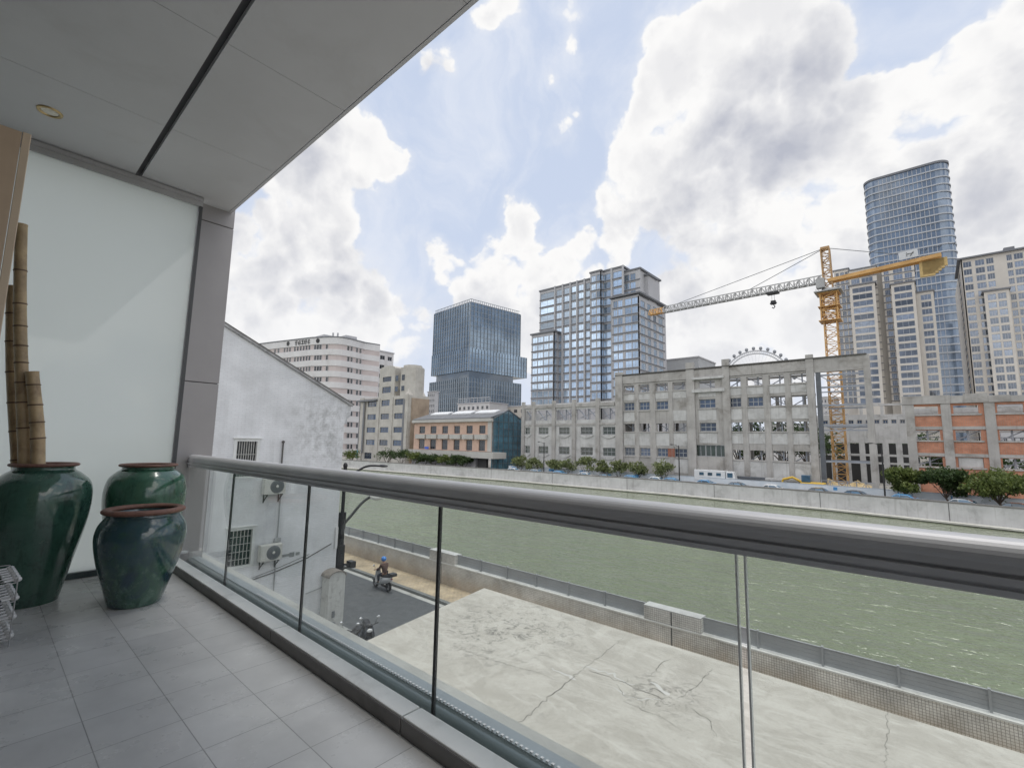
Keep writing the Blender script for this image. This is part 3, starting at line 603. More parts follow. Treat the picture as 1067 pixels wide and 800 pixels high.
n = len(poly); b.add([P(y,z) for y,z in poly]+[P(y,z,.28) for y,z in poly],[tuple(range(n)),tuple(range(2*n-1,n-1,-1))]+[(i,(i+1)%n,(i+1)%n+n,i+n) for i in range(n)])
b.box(XN-16,XN-.281,YC-.28,YC,0,ZE-.9); b.box(XN-16,XN-.281,YE-.26,YE,ZE-.9,ZE-.02); b.build('wall', whb, nb)
rf = M('dark_roof_tile', (.095,.09,.085), .8, .3, 3, .5, 10)
b = MB(); b.bar((XN-8,YE+.12,zr(YE+.12)+.03),(XN-8,yr,zr(yr)+.03),16.12,.06); b.bar((XN-8,yr,zr(yr)+.10),(XN-8,-14.3,zr(yr)-.49*12.3+.1),16.16,.16); b.build('roof', rf, nb)
b = MB(); b.bar((XN+.06,YE+.05,zr(YE+.05)-.05),(XN+.03,yr,zr(yr)-.05),.06,.09); b.build('verge', M('grey_verge', (.27,.27,.27), .8, .3, 4, dirt=(.08,.08,.08), dirt_scale=2), nb)
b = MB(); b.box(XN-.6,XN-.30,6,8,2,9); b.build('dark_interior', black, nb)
wf = M('white_window_frame', (.60,.61,.6), .6, .1, 3); dg = facade_glass('dark_glass', (.03,.035,.04), .08); rust = M('bar_steel', (.07,.065,.06), .6, .3, 9)
pb = M('pale_bar', (.42,.42,.40), .6, .2, 6)
def barred(W, nv, hs, bm_, fat):
    a,c,z0,z1 = W; wn = MB()
    for q in ((a-.07,a+.03,z0-.05,z1+.07),(c-.03,c+.07,z0-.05,z1+.07),(a+.03,c-.03,z1-.03,z1+.07),(a+.03,c-.03,z0-.05,z0+.03)): wn.obox(fN,q[0],q[1],q[2],q[3],-.1,.03)
    wn.obox(fN,a-.12,c+.12,z1+.073,z1+.11,-.05,.08)
    wo_ = wn.build('window', wf, nb); g = MB(); g.obox(fN,a+.03,c-.03,z0+.03,z1-.03,-.16,-.14); g.build('pane', dg, wo_)
    k = MB()
    for i in range(nv): y = a+.05+(c-a-.1)*i/(nv-1); k.obox(fN,y-fat,y+fat,z0+.03,z1-.03,-.04,-.02)
    for h in hs: z = z0+(z1-z0)*h; k.obox(fN,a+.03,c-.03,z-fat,z+fat,-.018,.0)
    k.build('bars', bm_, wo_)
barred(W1, 9, (.3,.62), pb, .011); barred(W2, 7, (.2,.4,.6,.8), pb, .010)
# pipes and cables fixed to the wall are parts of the house
grey = M('grey_pipe', (.30,.31,.31), .6, .2, 3)
yp = lambda px, py: atx(px, py, XN)
b = MB(); q = yp(294,468); b.tube([(XN+.06,q.y,H0-.2),(XN+.06,q.y,H0-1.4)],.03,8); b.ball((XN+.06,q.y,H0-.15),.06,0); b.build('vent_pipe', rust, nb)
b = MB(); a = yp(292,515); b.tube([(XN+.04,a.y,a.z),(XN+.04,a.y+.02,H0-8.0)],.022,6); b.box(XN+.0,XN+.10,a.y-.12,a.y+.12,H0-4.05,H0-3.9); b.build('drain_pipe', grey, nb)
b = MB(); pts = [yp(256,606),yp(285,596),yp(318,582),yp(345,566)]; b.tube([(XN+.03,p.y,p.z) for p in pts],.018,6); b.build('cable', rust, nb)
b = MB(); pts = [yp(262,602),yp(290,591),yp(322,577)]; b.tube([(XN+.03,p.y,p.z) for p in pts],.010,6); b.build('cable', rust, nb)
b = MB(); p = yp(336,632); b.box(XN+.0,XN+.09,p.y-.10,p.y+.10,p.z-.0,p.z+.35); b.box(XN+.0,XN+.09,p.y-.10,p.y+.10,p.z-.5,p.z-.15); b.build('meter_box', grey, nb)
b = MB(); p = yp(318,618); b.tube([(XN+.04,p.y,p.z),(XN+.04,p.y+.9,p.z+.15)],.02,6); b.build('branch_pipe', grey, nb)
rnd = random.Random(3); b = MB()
for px,py,w_,h_ in ((297,578.5,.34,.05),(304,577.5,.2,.09),(310,576.5,.16,.06)):
    p = yp(px,py); b.box(XN+.001,XN+.010+w_*.01,p.y-w_/2,p.y+w_/2,p.z-h_,p.z+h_)
b.build('broken_plaster', M('grey_plaster', (.24,.25,.25), .9, .3, 8), nb)
# air conditioner outdoor units
acw = M('ac_casing', (.52,.52,.49), .5, .08, 2, dirt=(.3,.27,.22), dirt_amt=.35, dirt_scale=3); acd = M('ac_grille', (.14,.15,.16), .5, .1, 3)
def ac(y, z, label):
    th = thing('air_conditioner', (XN+.2,y,z), label, 'air conditioner', 'outdoor air conditioner units on the white wall')
    b = MB(); b.box(XN+.06,XN+.36,y-.40,y+.40,z,z+.60); b.build('casing', acw, th, bevel=.015)
    b = MB(); b.lathe([(.001,.362),(.25,.362),(.262,.368),(.25,.374),(.001,.366)], (XN,y+.07,z+.30), 28, axis='X')
    for r in (.08,.14,.20): b.lathe([(r-.006,.376),(r+.006,.376),(r+.006,.382),(r-.006,.382),(r-.006,.376)], (XN,y+.07,z+.30), 28, axis='X')
    for k in range(14): a_ = 2*math.pi*k/14; b.bar((XN+.379,y+.07+.06*math.cos(a_),z+.30+.06*math.sin(a_)),(XN+.379,y+.07+.25*math.cos(a_),z+.30+.25*math.sin(a_)),.006)
    b.build('fan_grille', acd, th)
    b = MB(); b.lathe([(.001,.384),(.05,.384),(.055,.378)], (XN,y+.07,z+.30), 20, axis='X'); b.build('hub', acw, th)
    for s in (-.28,.28):
        b = MB(); b.bar((XN+.0,y+s,z-.02),(XN+.40,y+s,z-.02),.035); b.bar((XN+.0,y+s,z-.30),(XN+.34,y+s,z-.035),.03); b.bar((XN+.018,y+s,z-.34),(XN+.018,y+s,z-.04),.034); b.build('bracket', rust, th)
p = yp(282.5,514); ac(p.y, p.z, 'upper air conditioner unit on the white wall, just under the handrail')
p = yp(278.5,582.5); ac(p.y, p.z, 'lower air conditioner unit on the white wall, beside the large barred window')
# buttress post at the corner of the house
ps = thing('concrete_post', (XN+.3,10.55,0), 'stained pale concrete post with a rounded top at the corner of the white house', 'post')
stub = M('stained_render', (.50,.50,.48), .85, .15, 1.5, .3, 12, dirt=(.22,.21,.19), dirt_amt=.75, dirt_scale=1.4, streak=.4)
b = MB(); yc = 10.62; hw = .36; pr = [(yc-hw,0),(yc+hw,0)]+[(yc+hw*math.cos(R_(a)),2.48+.20*math.sin(R_(a))) for a in range(0,181,15)]
b.extr(pr, XN+.03, XN+.62); b.build('shaft', stub, ps)
b = MB(); b.extr([(yc+(hw+.05)*math.cos(R_(a)),2.487+.245*math.sin(R_(a))) for a in range(0,181,15)]+[(yc+(hw+.003)*math.cos(R_(a)),2.487+.205*math.sin(R_(a))) for a in range(180,-1,-15)], XN+.0, XN+.66); b.build('cap', M('dark_cap', (.22,.20,.18), .9, .3, 5), ps)
b = MB(); b.box(XN+.623,XN+.66,yc-.16,yc-.05,.9,1.15); b.ball((XN+.66,yc-.1,.62),.12,0,12,8,(.5,1,1)); b.build('lamp_box', acd, ps)
# street lamp behind the corner
lm = M('black_lamp_paint', (.014,.014,.017), .4, .2, 3); dl_ = 22.6
base = atd(353,598,dl_); lx0, ly0 = base.x, base.y
stl = thing('street_lamp', (lx0,ly0,.09), 'black street lamp with two curved arms at the corner of the white house', 'street lamp')
top = atd(356,485,dl_)
b = MB(); b.tube([(lx0,ly0,.09),(lx0,ly0,3.6)],.19,12); b.tube([(lx0,ly0,3.6),(lx0,ly0,4.6)],.13,12); b.tube([(lx0,ly0,4.6),(lx0,ly0,top.z)],.075,12); b.ball((lx0,ly0,top.z),.10,0,10,8,(1,1,1.4)); b.tube([(lx0,ly0,4.3),(lx0,ly0,5.0)],.16,12); b.build('pole', lm, stl)
def arm(pix, name, r):
    pts = [Vector((lx0,ly0,atd(pix[0][0],pix[0][1],dl_).z))]+[atd(px,py,dl_) for px,py in pix[1:]]
    b = MB(); b.tube([tuple(v) for v in bez(pts,5)],r,8); b.build(name, lm, stl); return pts[-1]
e1 = arm([(357,548),(366,537),(376,525),(385,518),(391,516)],'lower_arm',.06); e2 = arm([(357,512),(368,495),(377,488),(386,485),(399,485.5)],'upper_arm',.05)
b = MB(); b.ball((e1.x+.1,e1.y,e1.z-.05),.28,0,14,10,(1.2,1,.55)); b.build('globe', M('pale_globe', (.55,.55,.52), .3, .05), stl)
b = MB(); b.ball((e2.x,e2.y,e2.z+.01),.22,0,12,8,(1.5,.7,.3)); b.build('lamp_head', lm, stl)
b = MB(); q = atd(367,588,dl_-.2); b.box(q.x-.28,q.x+.1,q.y-.12,q.y+.12,q.z-.12,q.z+.14); b.bar((lx0,ly0,q.z),(q.x,q.y,q.z),.07); b.bar((lx0,ly0,q.z-.3),(q.x,q.y,q.z),.05); b.build('signal_box', lm, stl)
q = atd(350.5,560,dl_-.3); b = MB(); b.box(q.x-.03,q.x+.03,q.y-.05,q.y+.05,q.z-.45,q.z+.45); b.build('sign_plate', M('pale_sign', (.6,.6,.6), .5, .05), stl)
# ------------------------------------------------------------------ scooters
tyre = M('tyre', (.02,.02,.02), .8, .1); rimm = M('alloy', (.35,.35,.36), .3, .1, metal=.8); seatm = M('seat_vinyl', (.02,.02,.022), .5, .1); chrome = M('mirror_chrome', (.75,.76,.78), .08, .02, metal=1.0)
headl = M('headlight_lens', (.65,.66,.66), .1, .02); redl = M('tail_lens', (.30,.02,.02), .2, .05); blk = M('black_plastic', (.025,.025,.028), .4, .15)
def scooter(body, label, box=True):
    th = thing('scooter', (0,0,0), label, 'scooter'); O = th
    for x in (-.62,.60):
        b = MB(); b.lathe([(.15,-.05),(.22,-.055),(.25,-.03),(.255,0),(.25,.03),(.22,.055),(.15,.05),(.15,-.05)], (x,0,.255), 24, axis='Y'); wh = b.build('wheel', tyre, O)
        b = MB(); b.lathe([(.151,-.04),(.14,-.02),(.05,-.03),(.04,-.06),(.04,.06),(.05,.03),(.14,.02),(.151,.04)], (x,0,.255), 20, axis='Y')
        for k in range(5): a = k*1.2566; b.bar((x+.04*math.cos(a),0,.255+.04*math.sin(a)),(x+.145*math.cos(a),0,.255+.145*math.sin(a)),.03)
        b.build('rim', rimm, wh)
    b = MB()                                                    # shield, floorboard, tail
    def sec(cs, mi=0):
        vs = []
        for x,hw,z0,z1 in cs: vs += [(x,-hw*.8,z0),(x,hw*.8,z0),(x,hw,z0+(z1-z0)*.5),(x,hw*.7,z1),(x,-hw*.7,z1),(x,-hw,z0+(z1-z0)*.5)]
        n = len(cs); b.add(vs,[(i*6+k,i*6+(k+1)%6,(i+1)*6+(k+1)%6,(i+1)*6+k) for i in range(n-1) for k in range(6)]+[tuple(range(6))[::-1],tuple(range((n-1)*6,n*6))],mi,True)
    sec([(-.12,.17,.26,.34),(.05,.18,.28,.66),(.30,.19,.34,.74),(.62,.17,.46,.76),(.86,.08,.60,.74)])
    sec([(-.48,.10,.26,.34),(-.30,.17,.25,.32),(-.10,.17,.25,.32)])
    vs = [(-.36,-.20,.32),(-.36,.20,.32),(-.46,.22,.62),(-.44,.14,.93),(-.44,-.14,.93),(-.46,-.22,.62)]; vs += [(x-.10,y*.5,z) for x,y,z in vs]
    b.add(vs,[(0,1,2,3,4,5),(11,10,9,8,7,6)]+[(i,(i+1)%6,(i+1)%6+6,i+6) for i in range(6)],0,True)
    b.build('bodywork', body, O)
    b = MB(); b.lathe([(.001,.34),(.10,.335),(.24,.30),(.275,.22),(.27,.12)][::-1], (-.62,0,.255), 3); m_ = MB()
    pts = [(-.62+.29*math.cos(a), .255+.29*math.sin(a)) for a in [R_(x) for x in range(20,165,16)]]; vs = []
    for x,z in pts: vs += [(x,-.075,z),(x,.075,z)]
    m_.add(vs,[(2*i,2*i+1,2*i+3,2*i+2) for i in range(len(pts)-1)],0,True); m_.build('front_fender', body, O)
    b = MB()
    for s in (-.07,.07): b.bar((-.62,s,.255),(-.47,s,.66),.035)
    b.bar((.10,.16,.30),(.60,.10,.255),.06,.09); b.bar((.15,-.14,.30),(.62,-.12,.27),.10,.10); b.build('frame', blk, O)
    b = MB(); vs = []
    for x,hw,z0,z1 in ((-.02,.11,.67,.74),(.15,.15,.71,.80),(.40,.15,.74,.82),(.60,.13,.76,.86),(.72,.08,.76,.84)): vs += [(x,-hw,z0),(x,hw,z0),(x,hw*.9,z1),(x,-hw*.9,z1)]
    b.add(vs,[(i*4+k,i*4+(k+1)%4,(i+1)*4+(k+1)%4,(i+1)*4+k) for i in range(4) for k in range(4)]+[(0,1,2,3),(16,19,18,17)],0,True); b.build('seat', seatm, O)
    b = MB(); b.tube([(-.34,-.33,1.02),(-.40,-.18,1.0),(-.44,0,.96),(-.40,.18,1.0),(-.34,.33,1.02)],.016,8); b.ball((-.46,0,.97),.10,0,12,8,(.8,1.3,.9))
    for s in (-1,1): b.tube([(-.36,s*.24,1.018),(-.335,s*.345,1.02)],.022,8)
    b.build('handlebar', blk, O)
    for s in (-1,1):
        b = MB(); b.tube([(-.38,s*.22,1.02),(-.37,s*.27,1.14),(-.39,s*.31,1.22)],.008,6); mo = b.build('mirror', blk, O)
        b = MB(); b.ball((-.39,s*.33,1.25),.07,0,12,8,(.3,1,.75)); b.build('glass', chrome, mo)
    b = MB(); b.ball((-.56,0,.84),.09,0,12,8,(.5,1.2,.8)); b.build('headlight', headl, O); b = MB(); b.ball((.86,0,.69),.05,0,10,6,(.5,1.5,.8)); b.build('tail_light', redl, O)
    if box:
        b = MB(); b.bar((.62,-.1,.80),(.95,-.1,.84),.03); b.bar((.62,.1,.80),(.95,.1,.84),.03); b.build('carrier', blk, O)
        b = MB(); b.box(.74,1.10,-.19,.19,.855,1.02); b.build('cargo_box', blk, O, bevel=.03)
    return th
sc_w = M('scooter_white', (.50,.51,.52), .3, .08, spec=.6); sc_k = M('scooter_black', (.035,.04,.05), .3, .1, spec=.6)
SP = atz(398,613.5,0.002)
s1 = scooter(sc_w, 'white and black motor scooter being ridden along the road'); s1.location = (SP.x,SP.y,0.0)
s2 = scooter(sc_k, 'dark scooter with a pale mirror parked behind the edge of the concrete roof', False)
q = atz(386,650,1.05); s2.location = (q.x-.25,q.y+.05,.09); s2.rotation_euler.z = R_(155)
s3 = copy_tree(s2); s3['label'] = 'dark scooter parked nearer the white house, only its handlebar and mirror showing'; q = atz(371,657,1.05); s3.location = (q.x-.35,q.y+.1,.09); s3.rotation_euler.z = R_(125)
# ------------------------------------------------------------------ rider
def skin(name, joints, bones, mat, parent=None, loc=(0,0,0), sub=1, root=0):
    me = bpy.data.meshes.new(name); me.from_pydata([j[0] for j in joints], bones, []); me.materials.append(mat)
    o = bpy.data.objects.new(name, me); COL.objects.link(o)
    if parent is not None: o.parent = parent
    else: o.location = loc
    md = o.modifiers.new('skin','SKIN'); md.use_smooth_shade = True; md.use_x_symmetry = False
    for v,j in zip(me.skin_vertices[0].data, joints): r = j[1]; v.radius = r if isinstance(r,tuple) else (r,r)
    me.skin_vertices[0].data[root].use_root = True
    s = o.modifiers.new('sub','SUBSURF'); s.levels = sub; s.render_levels = sub; return o
skinm = M('skin', (.42,.25,.18), .5, .08); jack = M('brown_jacket', (.095,.055,.045), .8, .2, 6, .3, 30); trou = M('dark_trousers', (.025,.03,.045), .8, .2, 5); helm = M('blue_helmet', (.05,.22,.60), .2, .05, coat=.5); shoe = M('dark_shoe', (.03,.03,.03), .6, .1)
J = [((.22,0,.86),.11),((.17,0,1.08),.10),((.12,0,1.30),.11),((.09,0,1.42),.05),((.06,0,1.52),(.075,.085)),((.03,0,1.60),(.085,.095))]
B = [(0,1),(1,2),(2,3),(3,4),(4,5)]
def chain(frm, lst):
    i = frm
    for p,r in lst: J.append((p,r)); B.append((i,len(J)-1)); i = len(J)-1
    return i
for s in (-1,1):
    h_ = chain(2,[((.11,s*.19,1.34),.06),((.02,s*.25,1.13),.045),((-.22,s*.285,1.05),.034),((-.30,s*.29,1.045),(.03,.02))])
    for k,(dx,ln) in enumerate(((-.025,.9),(-.01,1.0),(.005,1.0),(.02,.85))): chain(h_,[((-.34+.004*k,s*(.265+.022*k),1.052),.010),((-.365,s*(.265+.022*k),1.035),.009),((-.35,s*(.265+.022*k),1.005*(.985+.015*ln)),.008)])
    chain(h_,[((-.32,s*.25,1.03),.010),((-.335,s*.24,1.005),.009)])
    f_ = chain(0,[((.14,s*.11,.83),.085),((-.20,s*.15,.74),.06),((-.14,s*.15,.40),.042),((-.17,s*.15,.35),.035),((-.28,s*.155,.345),.03)])
chain(4,[((-.035,0,1.535),.022),((-.06,0,1.52),.013)])
person = skin('person', J, B, skinm, loc=(SP.x,SP.y,0)); tag(person, 'rider in a blue helmet and brown jacket sitting on the moving scooter', 'person')
jk = [((.225,0,.84),.145),((.17,0,1.08),(.135,.17)),((.12,0,1.30),(.13,.16)),((.095,0,1.40),.075)]; jb = [(0,1),(1,2),(2,3)]
for s in (-1,1):
    n = len(jk); jk += [((.11,s*.20,1.34),.085),((.02,s*.255,1.13),.066),((-.20,s*.283,1.055),.05)]; jb += [(2,n),(n,n+1),(n+1,n+2)]
skin('jacket', jk, jb, jack, person)
tk = [((.22,0,.83),(.14,.16))]; tb = []
for s in (-1,1):
    n = len(tk); tk += [((.10,s*.12,.83),.10),((-.20,s*.15,.745),.08),((-.14,s*.15,.40),.06)]; tb += [(0,n),(n,n+1),(n+1,n+2)]
skin('trousers', tk, tb, trou, person)
for s in (-1,1):
    b = MB(); b.ball((-.22,s*.152,.352),.06,0,12,8,(2.0,.8,.75)); o = b.build('shoe', shoe, person)
b = MB(); hc = Vector((.03,0,1.625)); vs = []
b.ball(hc,.145,0,18,12,(1.1,.95,.95)); b.build('helmet', helm, person)
for o in kids(person):
    if o.name.startswith(('shoe','helmet')): 
        for v in o.data.vertices: v.co += person.location
for s in (-1,1):
    b = MB(); b.ball((SP.x-.045,SP.y+s*.035,1.55),.013,0,8,6); b.build('eye', blk, person)
# ------------------------------------------------------------------ far bank
QP = [(-420,76),(-240,83),(-146,86.1),(-82.8,92.2),(-39.7,93.8),(-12,92.4),(8.2,88.4),(60,80),(420,30)]
def yq(x):
    for (a,c),(d,e) in zip(QP,QP[1:]):
        if a <= x <= d: return c+(e-c)*(x-a)/(d-a)
    return QP[-1][1]
GF = .1
farg = M('far_ground', (.24,.23,.21), .9, .2, .3, dirt=(.14,.13,.12), dirt_scale=.1)
b = MB(); b.prism([(x,y+.3) for x,y in QP]+[(4000,30),(4000,4000),(-4000,4000),(-4000,76)],-3,GF-.004); b.build('ground', farg)['kind'] = 'structure'
b = MB(); b.prism([(x,y+.31) for x,y in QP]+[(x,y+9) for x,y in QP[::-1]],-.5,GF); b.build('far_road', asph)['kind'] = 'structure'
qconc = M('quay_concrete', (.47,.47,.47), .85, .12, .5, .25, 6, dirt=(.24,.24,.235), dirt_scale=.35, dirt_amt=.5, streak=.4)
qw = thing('quay_wall', (-40,94,-2), 'pale concrete quay wall along the far bank of the river', 'wall')
def band(o0, o1, z0, z1, mat, name, parent=qw, x0=-420, x1=420, step=None):
    b = MB(); pts = [p for p in QP if x0 < p[0] < x1]; pts = [(x0,yq(x0))]+pts+[(x1,yq(x1))]; n = len(pts)
    vs = [(x,y+o,z) for x,y in pts for o,z in ((o0,z0),(o1,z0),(o1,z1),(o0,z1))]
    b.add(vs,[(i*4+k,i*4+(k+1)%4,(i+1)*4+(k+1)%4,(i+1)*4+k) for i in range(n-1) for k in range(4)]+[(3,2,1,0),tuple(range(4*n-4,4*n))]); return b.build(name, mat, parent)
band(-.0,.35,-3,1.0,qconc,'wall_face'); band(-.06,.75,1.003,1.2,M('quay_coping', (.17,.165,.16), .85, .15, .8, dirt=(.10,.095,.095), dirt_scale=.5),'coping')
band(-1.3,-.003,-3,-1.62,M('ledge_shadow_concrete', (.06,.06,.05), .6, .2, .6),'footing'); band(-1.35,-.004,-1.615,-1.40,M('ledge_concrete', (.52,.51,.47), .8, .15, .6, dirt=(.3,.29,.26)),'ledge')  # footing coloured dark to stand for the shadow line under the ledge
b = MB()
for px in (337,457,514,575,651,742,853,985):
    q = atz(px,(aty(px,500,93).z and 500),0.2); d = ray(px,495); k = 92.5/d.y; x = d.x*k; b.box(x-.05,x+.05,yq(x)-.012,yq(x)+.1,-1.39,.998)
b.each('expansion_joint', M('dark_joint', (.13,.13,.13), .9, .1), qw)  # dark strips at the joints of the quay wall
# white hoarding behind the traffic
wh = M('white_hoarding', (.62,.66,.70), .5, .08, .6, dirt=(.42,.5,.58), dirt_amt=.5, dirt_scale=.15)
xh0 = aty(518,487,94).x; hd = thing('white_hoarding', (-30,102,GF), 'low white and pale blue hoarding behind the cars on the far bank', 'hoarding')
band(7.0,7.12,GF,1.75,wh,'panels',hd,xh0,120); band(6.95,7.17,1.753,1.83,M('hoarding_cap', (.40,.45,.50), .5, .1),'cap_rail',hd,xh0,120)
b = MB(); rnd = random.Random(11); x = xh0+1
while x < 30:
    if rnd.random() < .55: b.box(x,x+.9+rnd.random()*1.6,yq(x)+6.97,yq(x)+6.995,1.0,1.55)
    x += 4+rnd.random()*9
b.each('blue_panel', M('blue_paint', (.06,.24,.50), .5, .1), hd)
# cars
def car_mesh_parts(th, paint, roofpaint, suv=0.0):
    L = 2.25; b = MB(); h = 1.0+suv*.1
    prof = [(-2.25,.35),(-2.28,.62),(-2.1,.78),(-1.15,.92),(-.55,1.38*h+.02),(-.25,1.46*h),(.75,1.46*h),(1.15,1.36*h),(1.75,1.0),(2.2,.93),(2.27,.6),(2.2,.35)]
    vs = []
    for x,z in prof:
        w_ = .88 if z < .97 else .88-.22*(z-.93)/.55; vs += [(x,-w_,z),(x,w_,z)]
    n = len(prof); b.add(vs,[(2*i,2*i+1,2*((i+1)%n)+1,2*((i+1)%n)) for i in range(n)]+[tuple(2*i for i in range(n)),tuple(2*i+1 for i in range(n-1,-1,-1))])
    b.build('body', paint, th, bevel=.04)
    g = MB()
    def quad(x0,z0,x1,z1,y0,y1,off):
        dx,dz = x1-x0,z1-z0; l = math.hypot(dx,dz); nx,nz = -dz/l*off,dx/l*off
        g.add([(x0+nx,-y0,z0+nz),(x0+nx,y0,z0+nz),(x1+nx,y1,z1+nz),(x1+nx,-y1,z1+nz)],[(0,1,2,3)])
    quad(-1.08,.965,-.58,1.35*h,.80,.70,.012); g.build('windscreen', cg, th); g = MB(); quad(1.18,1.33*h,1.70,1.03,.70,.80,.012); g.build('rear_window', cg, th)
    for s in (-1,1):
        y = lambda z: s*(.895-.22*(z-.93)/.55)
        for xs_ in ([(-.95,1.0),(-.05,1.0),(-.05,1.36*h),(-.45,1.34*h)],[(.03,1.0),(1.35,1.02),(.98,1.33*h),(.03,1.36*h)]): g = MB(); g.add([(x,y(z),z) for x,z in xs_],[(0,1,2,3)]); g.build('side_window', cg, th)
    for x in (-1.4,1.4):
        for s in (-1,1):
            b = MB(); b.lathe([(.001,-.11),(.2,-.11),(.31,-.1),(.32,0),(.31,.1),(.2,.11),(.001,.11)],(x,s*.8,.32),20,axis='Y'); b.build('wheel', tyre, th)
    for s in (-1,1):
        b = MB(); b.ball((-2.2,s*.62,.68),.14,0,10,6,(.5,1,.6)); b.build('headlight', headl, th); b = MB(); b.ball((2.22,s*.66,.78),.12,0,10,6,(.4,1,.7)); b.build('tail_light', redl, th)
cg = facade_glass('car_glass', (.045,.10,.16), .05); PA = {'white': M('car_white', (.66,.67,.68), .25, .03, coat=.6), 'black': M('car_black', (.02,.02,.024), .2, .05, coat=.8), 'blue': M('car_blue', (.07,.26,.50), .25, .05, coat=.7), 'silver': M('car_silver', (.38,.40,.42), .25, .04, metal=.6, coat=.6)}
CARS = [(533,'white','white car at the left end of the hoarding, just right of the glass gable'),(557,'silver','silver car just left of the lamp post by the bushes'),(581,'blue','blue car just right of the lamp post by the bushes'),(608,'white','white car between the blue and the black car under the bushes'),(629,'black','black car below the fourth and fifth spiky bush'),
 (656,'blue','blue car under the lower corner of the tall grey ruin'),(682,'white','white car just left of the lamp post before the ruin'),(698,'blue','blue car half hidden by the lamp post before the ruin'),(733,'blue','blue car in front of the ruin, right of its lamp post'),(766,'black','black car in front of the ruin, below its wide doorway'),
 (802,'white','white car in front of the yellow machine'),(850,'black','black car below the steel column of the ruin'),(888,'black','black car just right of the crane mast'),(938,'blue','blue car under the leftmost round tree'),(998,'silver','silver car between the middle and the right round tree'),(1053,'black','black car under the rightmost round tree')]
protos = {}
for px, colr, lab in CARS:
    d = ray(px, 505); x = d.x*(96.5/d.y); x = d.x*((yq(x)+2.6)/d.y); y = yq(x)+2.6
    if colr not in protos:
        o = thing('parked_car', (0,0,0), lab, 'car', 'cars on the far bank road'); car_mesh_parts(o, PA[colr], None); protos[colr] = o
    else: o = copy_tree(protos[colr]); o['label'] = lab
    sl2 = math.atan2(yq(x+3)-yq(x-3),6); o.location = (x,y,GF); o.rotation_euler.z = sl2
# lamp posts on the quay
def lamp_post(px, pytop, label):
    d = ray(px, 500); x = d.x*(94.5/d.y); x = d.x*((yq(x)+1.2)/d.y); y = yq(x)+1.2; zt = aty(px, pytop, y).z
    th = thing('lamp_post', (x,y,GF), label, 'lamp post', 'lamp posts on the far quay')
    b = MB(); b.tube([(x,y,GF),(x,y,zt*.55),(x,y,zt)],[.13,.11,.09],10); b.build('pole', lm, th); b = MB(); b.tube([(x,y,GF),(x,y,GF+.9)],.2,10); b.build('base', lm, th)
    b = MB(); b.tube([(x,y,zt-.3),(x-.6,y-.2,zt+.1),(x-1.1,y-.4,zt+.18)],.05,6); b.build('arm', lm, th); b = MB(); b.ball((x-1.3,y-.45,zt+.16),.3,0,10,6,(1.4,.7,.35)); b.build('lamp_head', lm, th)
lamp_post(566.5,461,'black lamp post standing among the spiky bushes'); lamp_post(708,464,'black lamp post in front of the tall grey ruin'); lamp_post(921,463,'black lamp post just left of the leftmost round tree')
# ------------------------------------------------------------------ planting
bark = M('bark', (.085,.065,.05), .9, .3, 6)
lf_d = leaf_mat('dark_leaf', (.022,.045,.016), (.07,.105,.035)); lf_b = leaf_mat('bright_leaf', (.05,.08,.022), (.15,.18,.05)); lf_s = leaf_mat('spiky_leaf', (.075,.10,.045), (.21,.235,.10)); lf_f = leaf_mat('forest_leaf', (.025,.05,.02), (.065,.10,.035))
def tree(name, base, h, w_, mat, seed, label, cat, group, n=2600, leaf=.16, trunk=.35, multi=False, me=None, bottom=.3):
    rnd = random.Random(seed); th = thing(name, base, label, cat, group); base = Vector(base); b = MB(); bl = []; nl = 7
    tops = []
    for k in range(nl):
        a = 2*math.pi*k/nl+rnd.random()*.6; r = w_*.5*(.45+.35*rnd.random()); z = h*(bottom+(1-bottom)*(.35+.45*rnd.random())); tops.append(Vector((math.cos(a)*r,math.sin(a)*r,z))); bl.append((tops[-1].x,tops[-1].y,z,w_*(.17+.06*rnd.random())))
    tops.append(Vector((0,0,h*.82))); bl.append((0,0,h*.80,w_*.24)); bl.append((rnd.uniform(-.2,.2)*w_,0,h*.65,w_*.26))
    tr_ = max(.05,w_*.022)
    if multi:
        for tp in tops[:5]: b.tube([(tp.x*.05,tp.y*.05,0),(tp.x*.35,tp.y*.35,h*.25),tuple(tp)],[tr_*.7,tr_*.5,tr_*.15],7)
    else:
        b.tube([(0,0,0),(.03*w_,0,h*trunk*.6),(0,.02*w_,h*trunk)],[tr_*1.3,tr_,tr_*.85],9)
        for tp in tops: b.tube([(0,.02*w_,h*trunk*.9),tuple(Vector((0,0,h*trunk)).lerp(tp,.5)+Vector((0,0,h*.03))),tuple(tp)],[tr_*.6,tr_*.4,tr_*.12],6)
    b.v = [v+base for v in b.v]; b.build('trunk', bark, th)
    cm = leaf_mesh('crown', bl, n, leaf, mat, seed, .62); o = bpy.data.objects.new('crown', cm); COL.objects.link(o); o.parent = th; return th
def gpt(px, off):
    d = ray(px, 510); x = d.x*(97/d.y); x = d.x*((yq(x)+off)/d.y); return (x, yq(x)+off, GF)
def hpx(px, py, p): return aty(px, py, p[1]).z
for px, wpx, pyt, lab, sd, mt in ((943,36,486.5,'leftmost of the three round trees before the brick ruin',21,lf_b),(985,37,486,'middle and darkest of the three round trees before the brick ruin',22,lf_d),(1040,54,491,'rightmost and widest of the three round trees before the brick ruin',23,lf_b)):
    p = gpt(px, 5.6 if px < 1000 else 5.0); d = p[1]*1.0; wd = wpx*math.hypot(p[0],p[1])*.80/490; tree('broad_tree', p, hpx(px,pyt,p)-GF, wd, mt, sd, lab, 'tree', 'round trees on the far quay', 9500, .19, .20, bottom=.12)
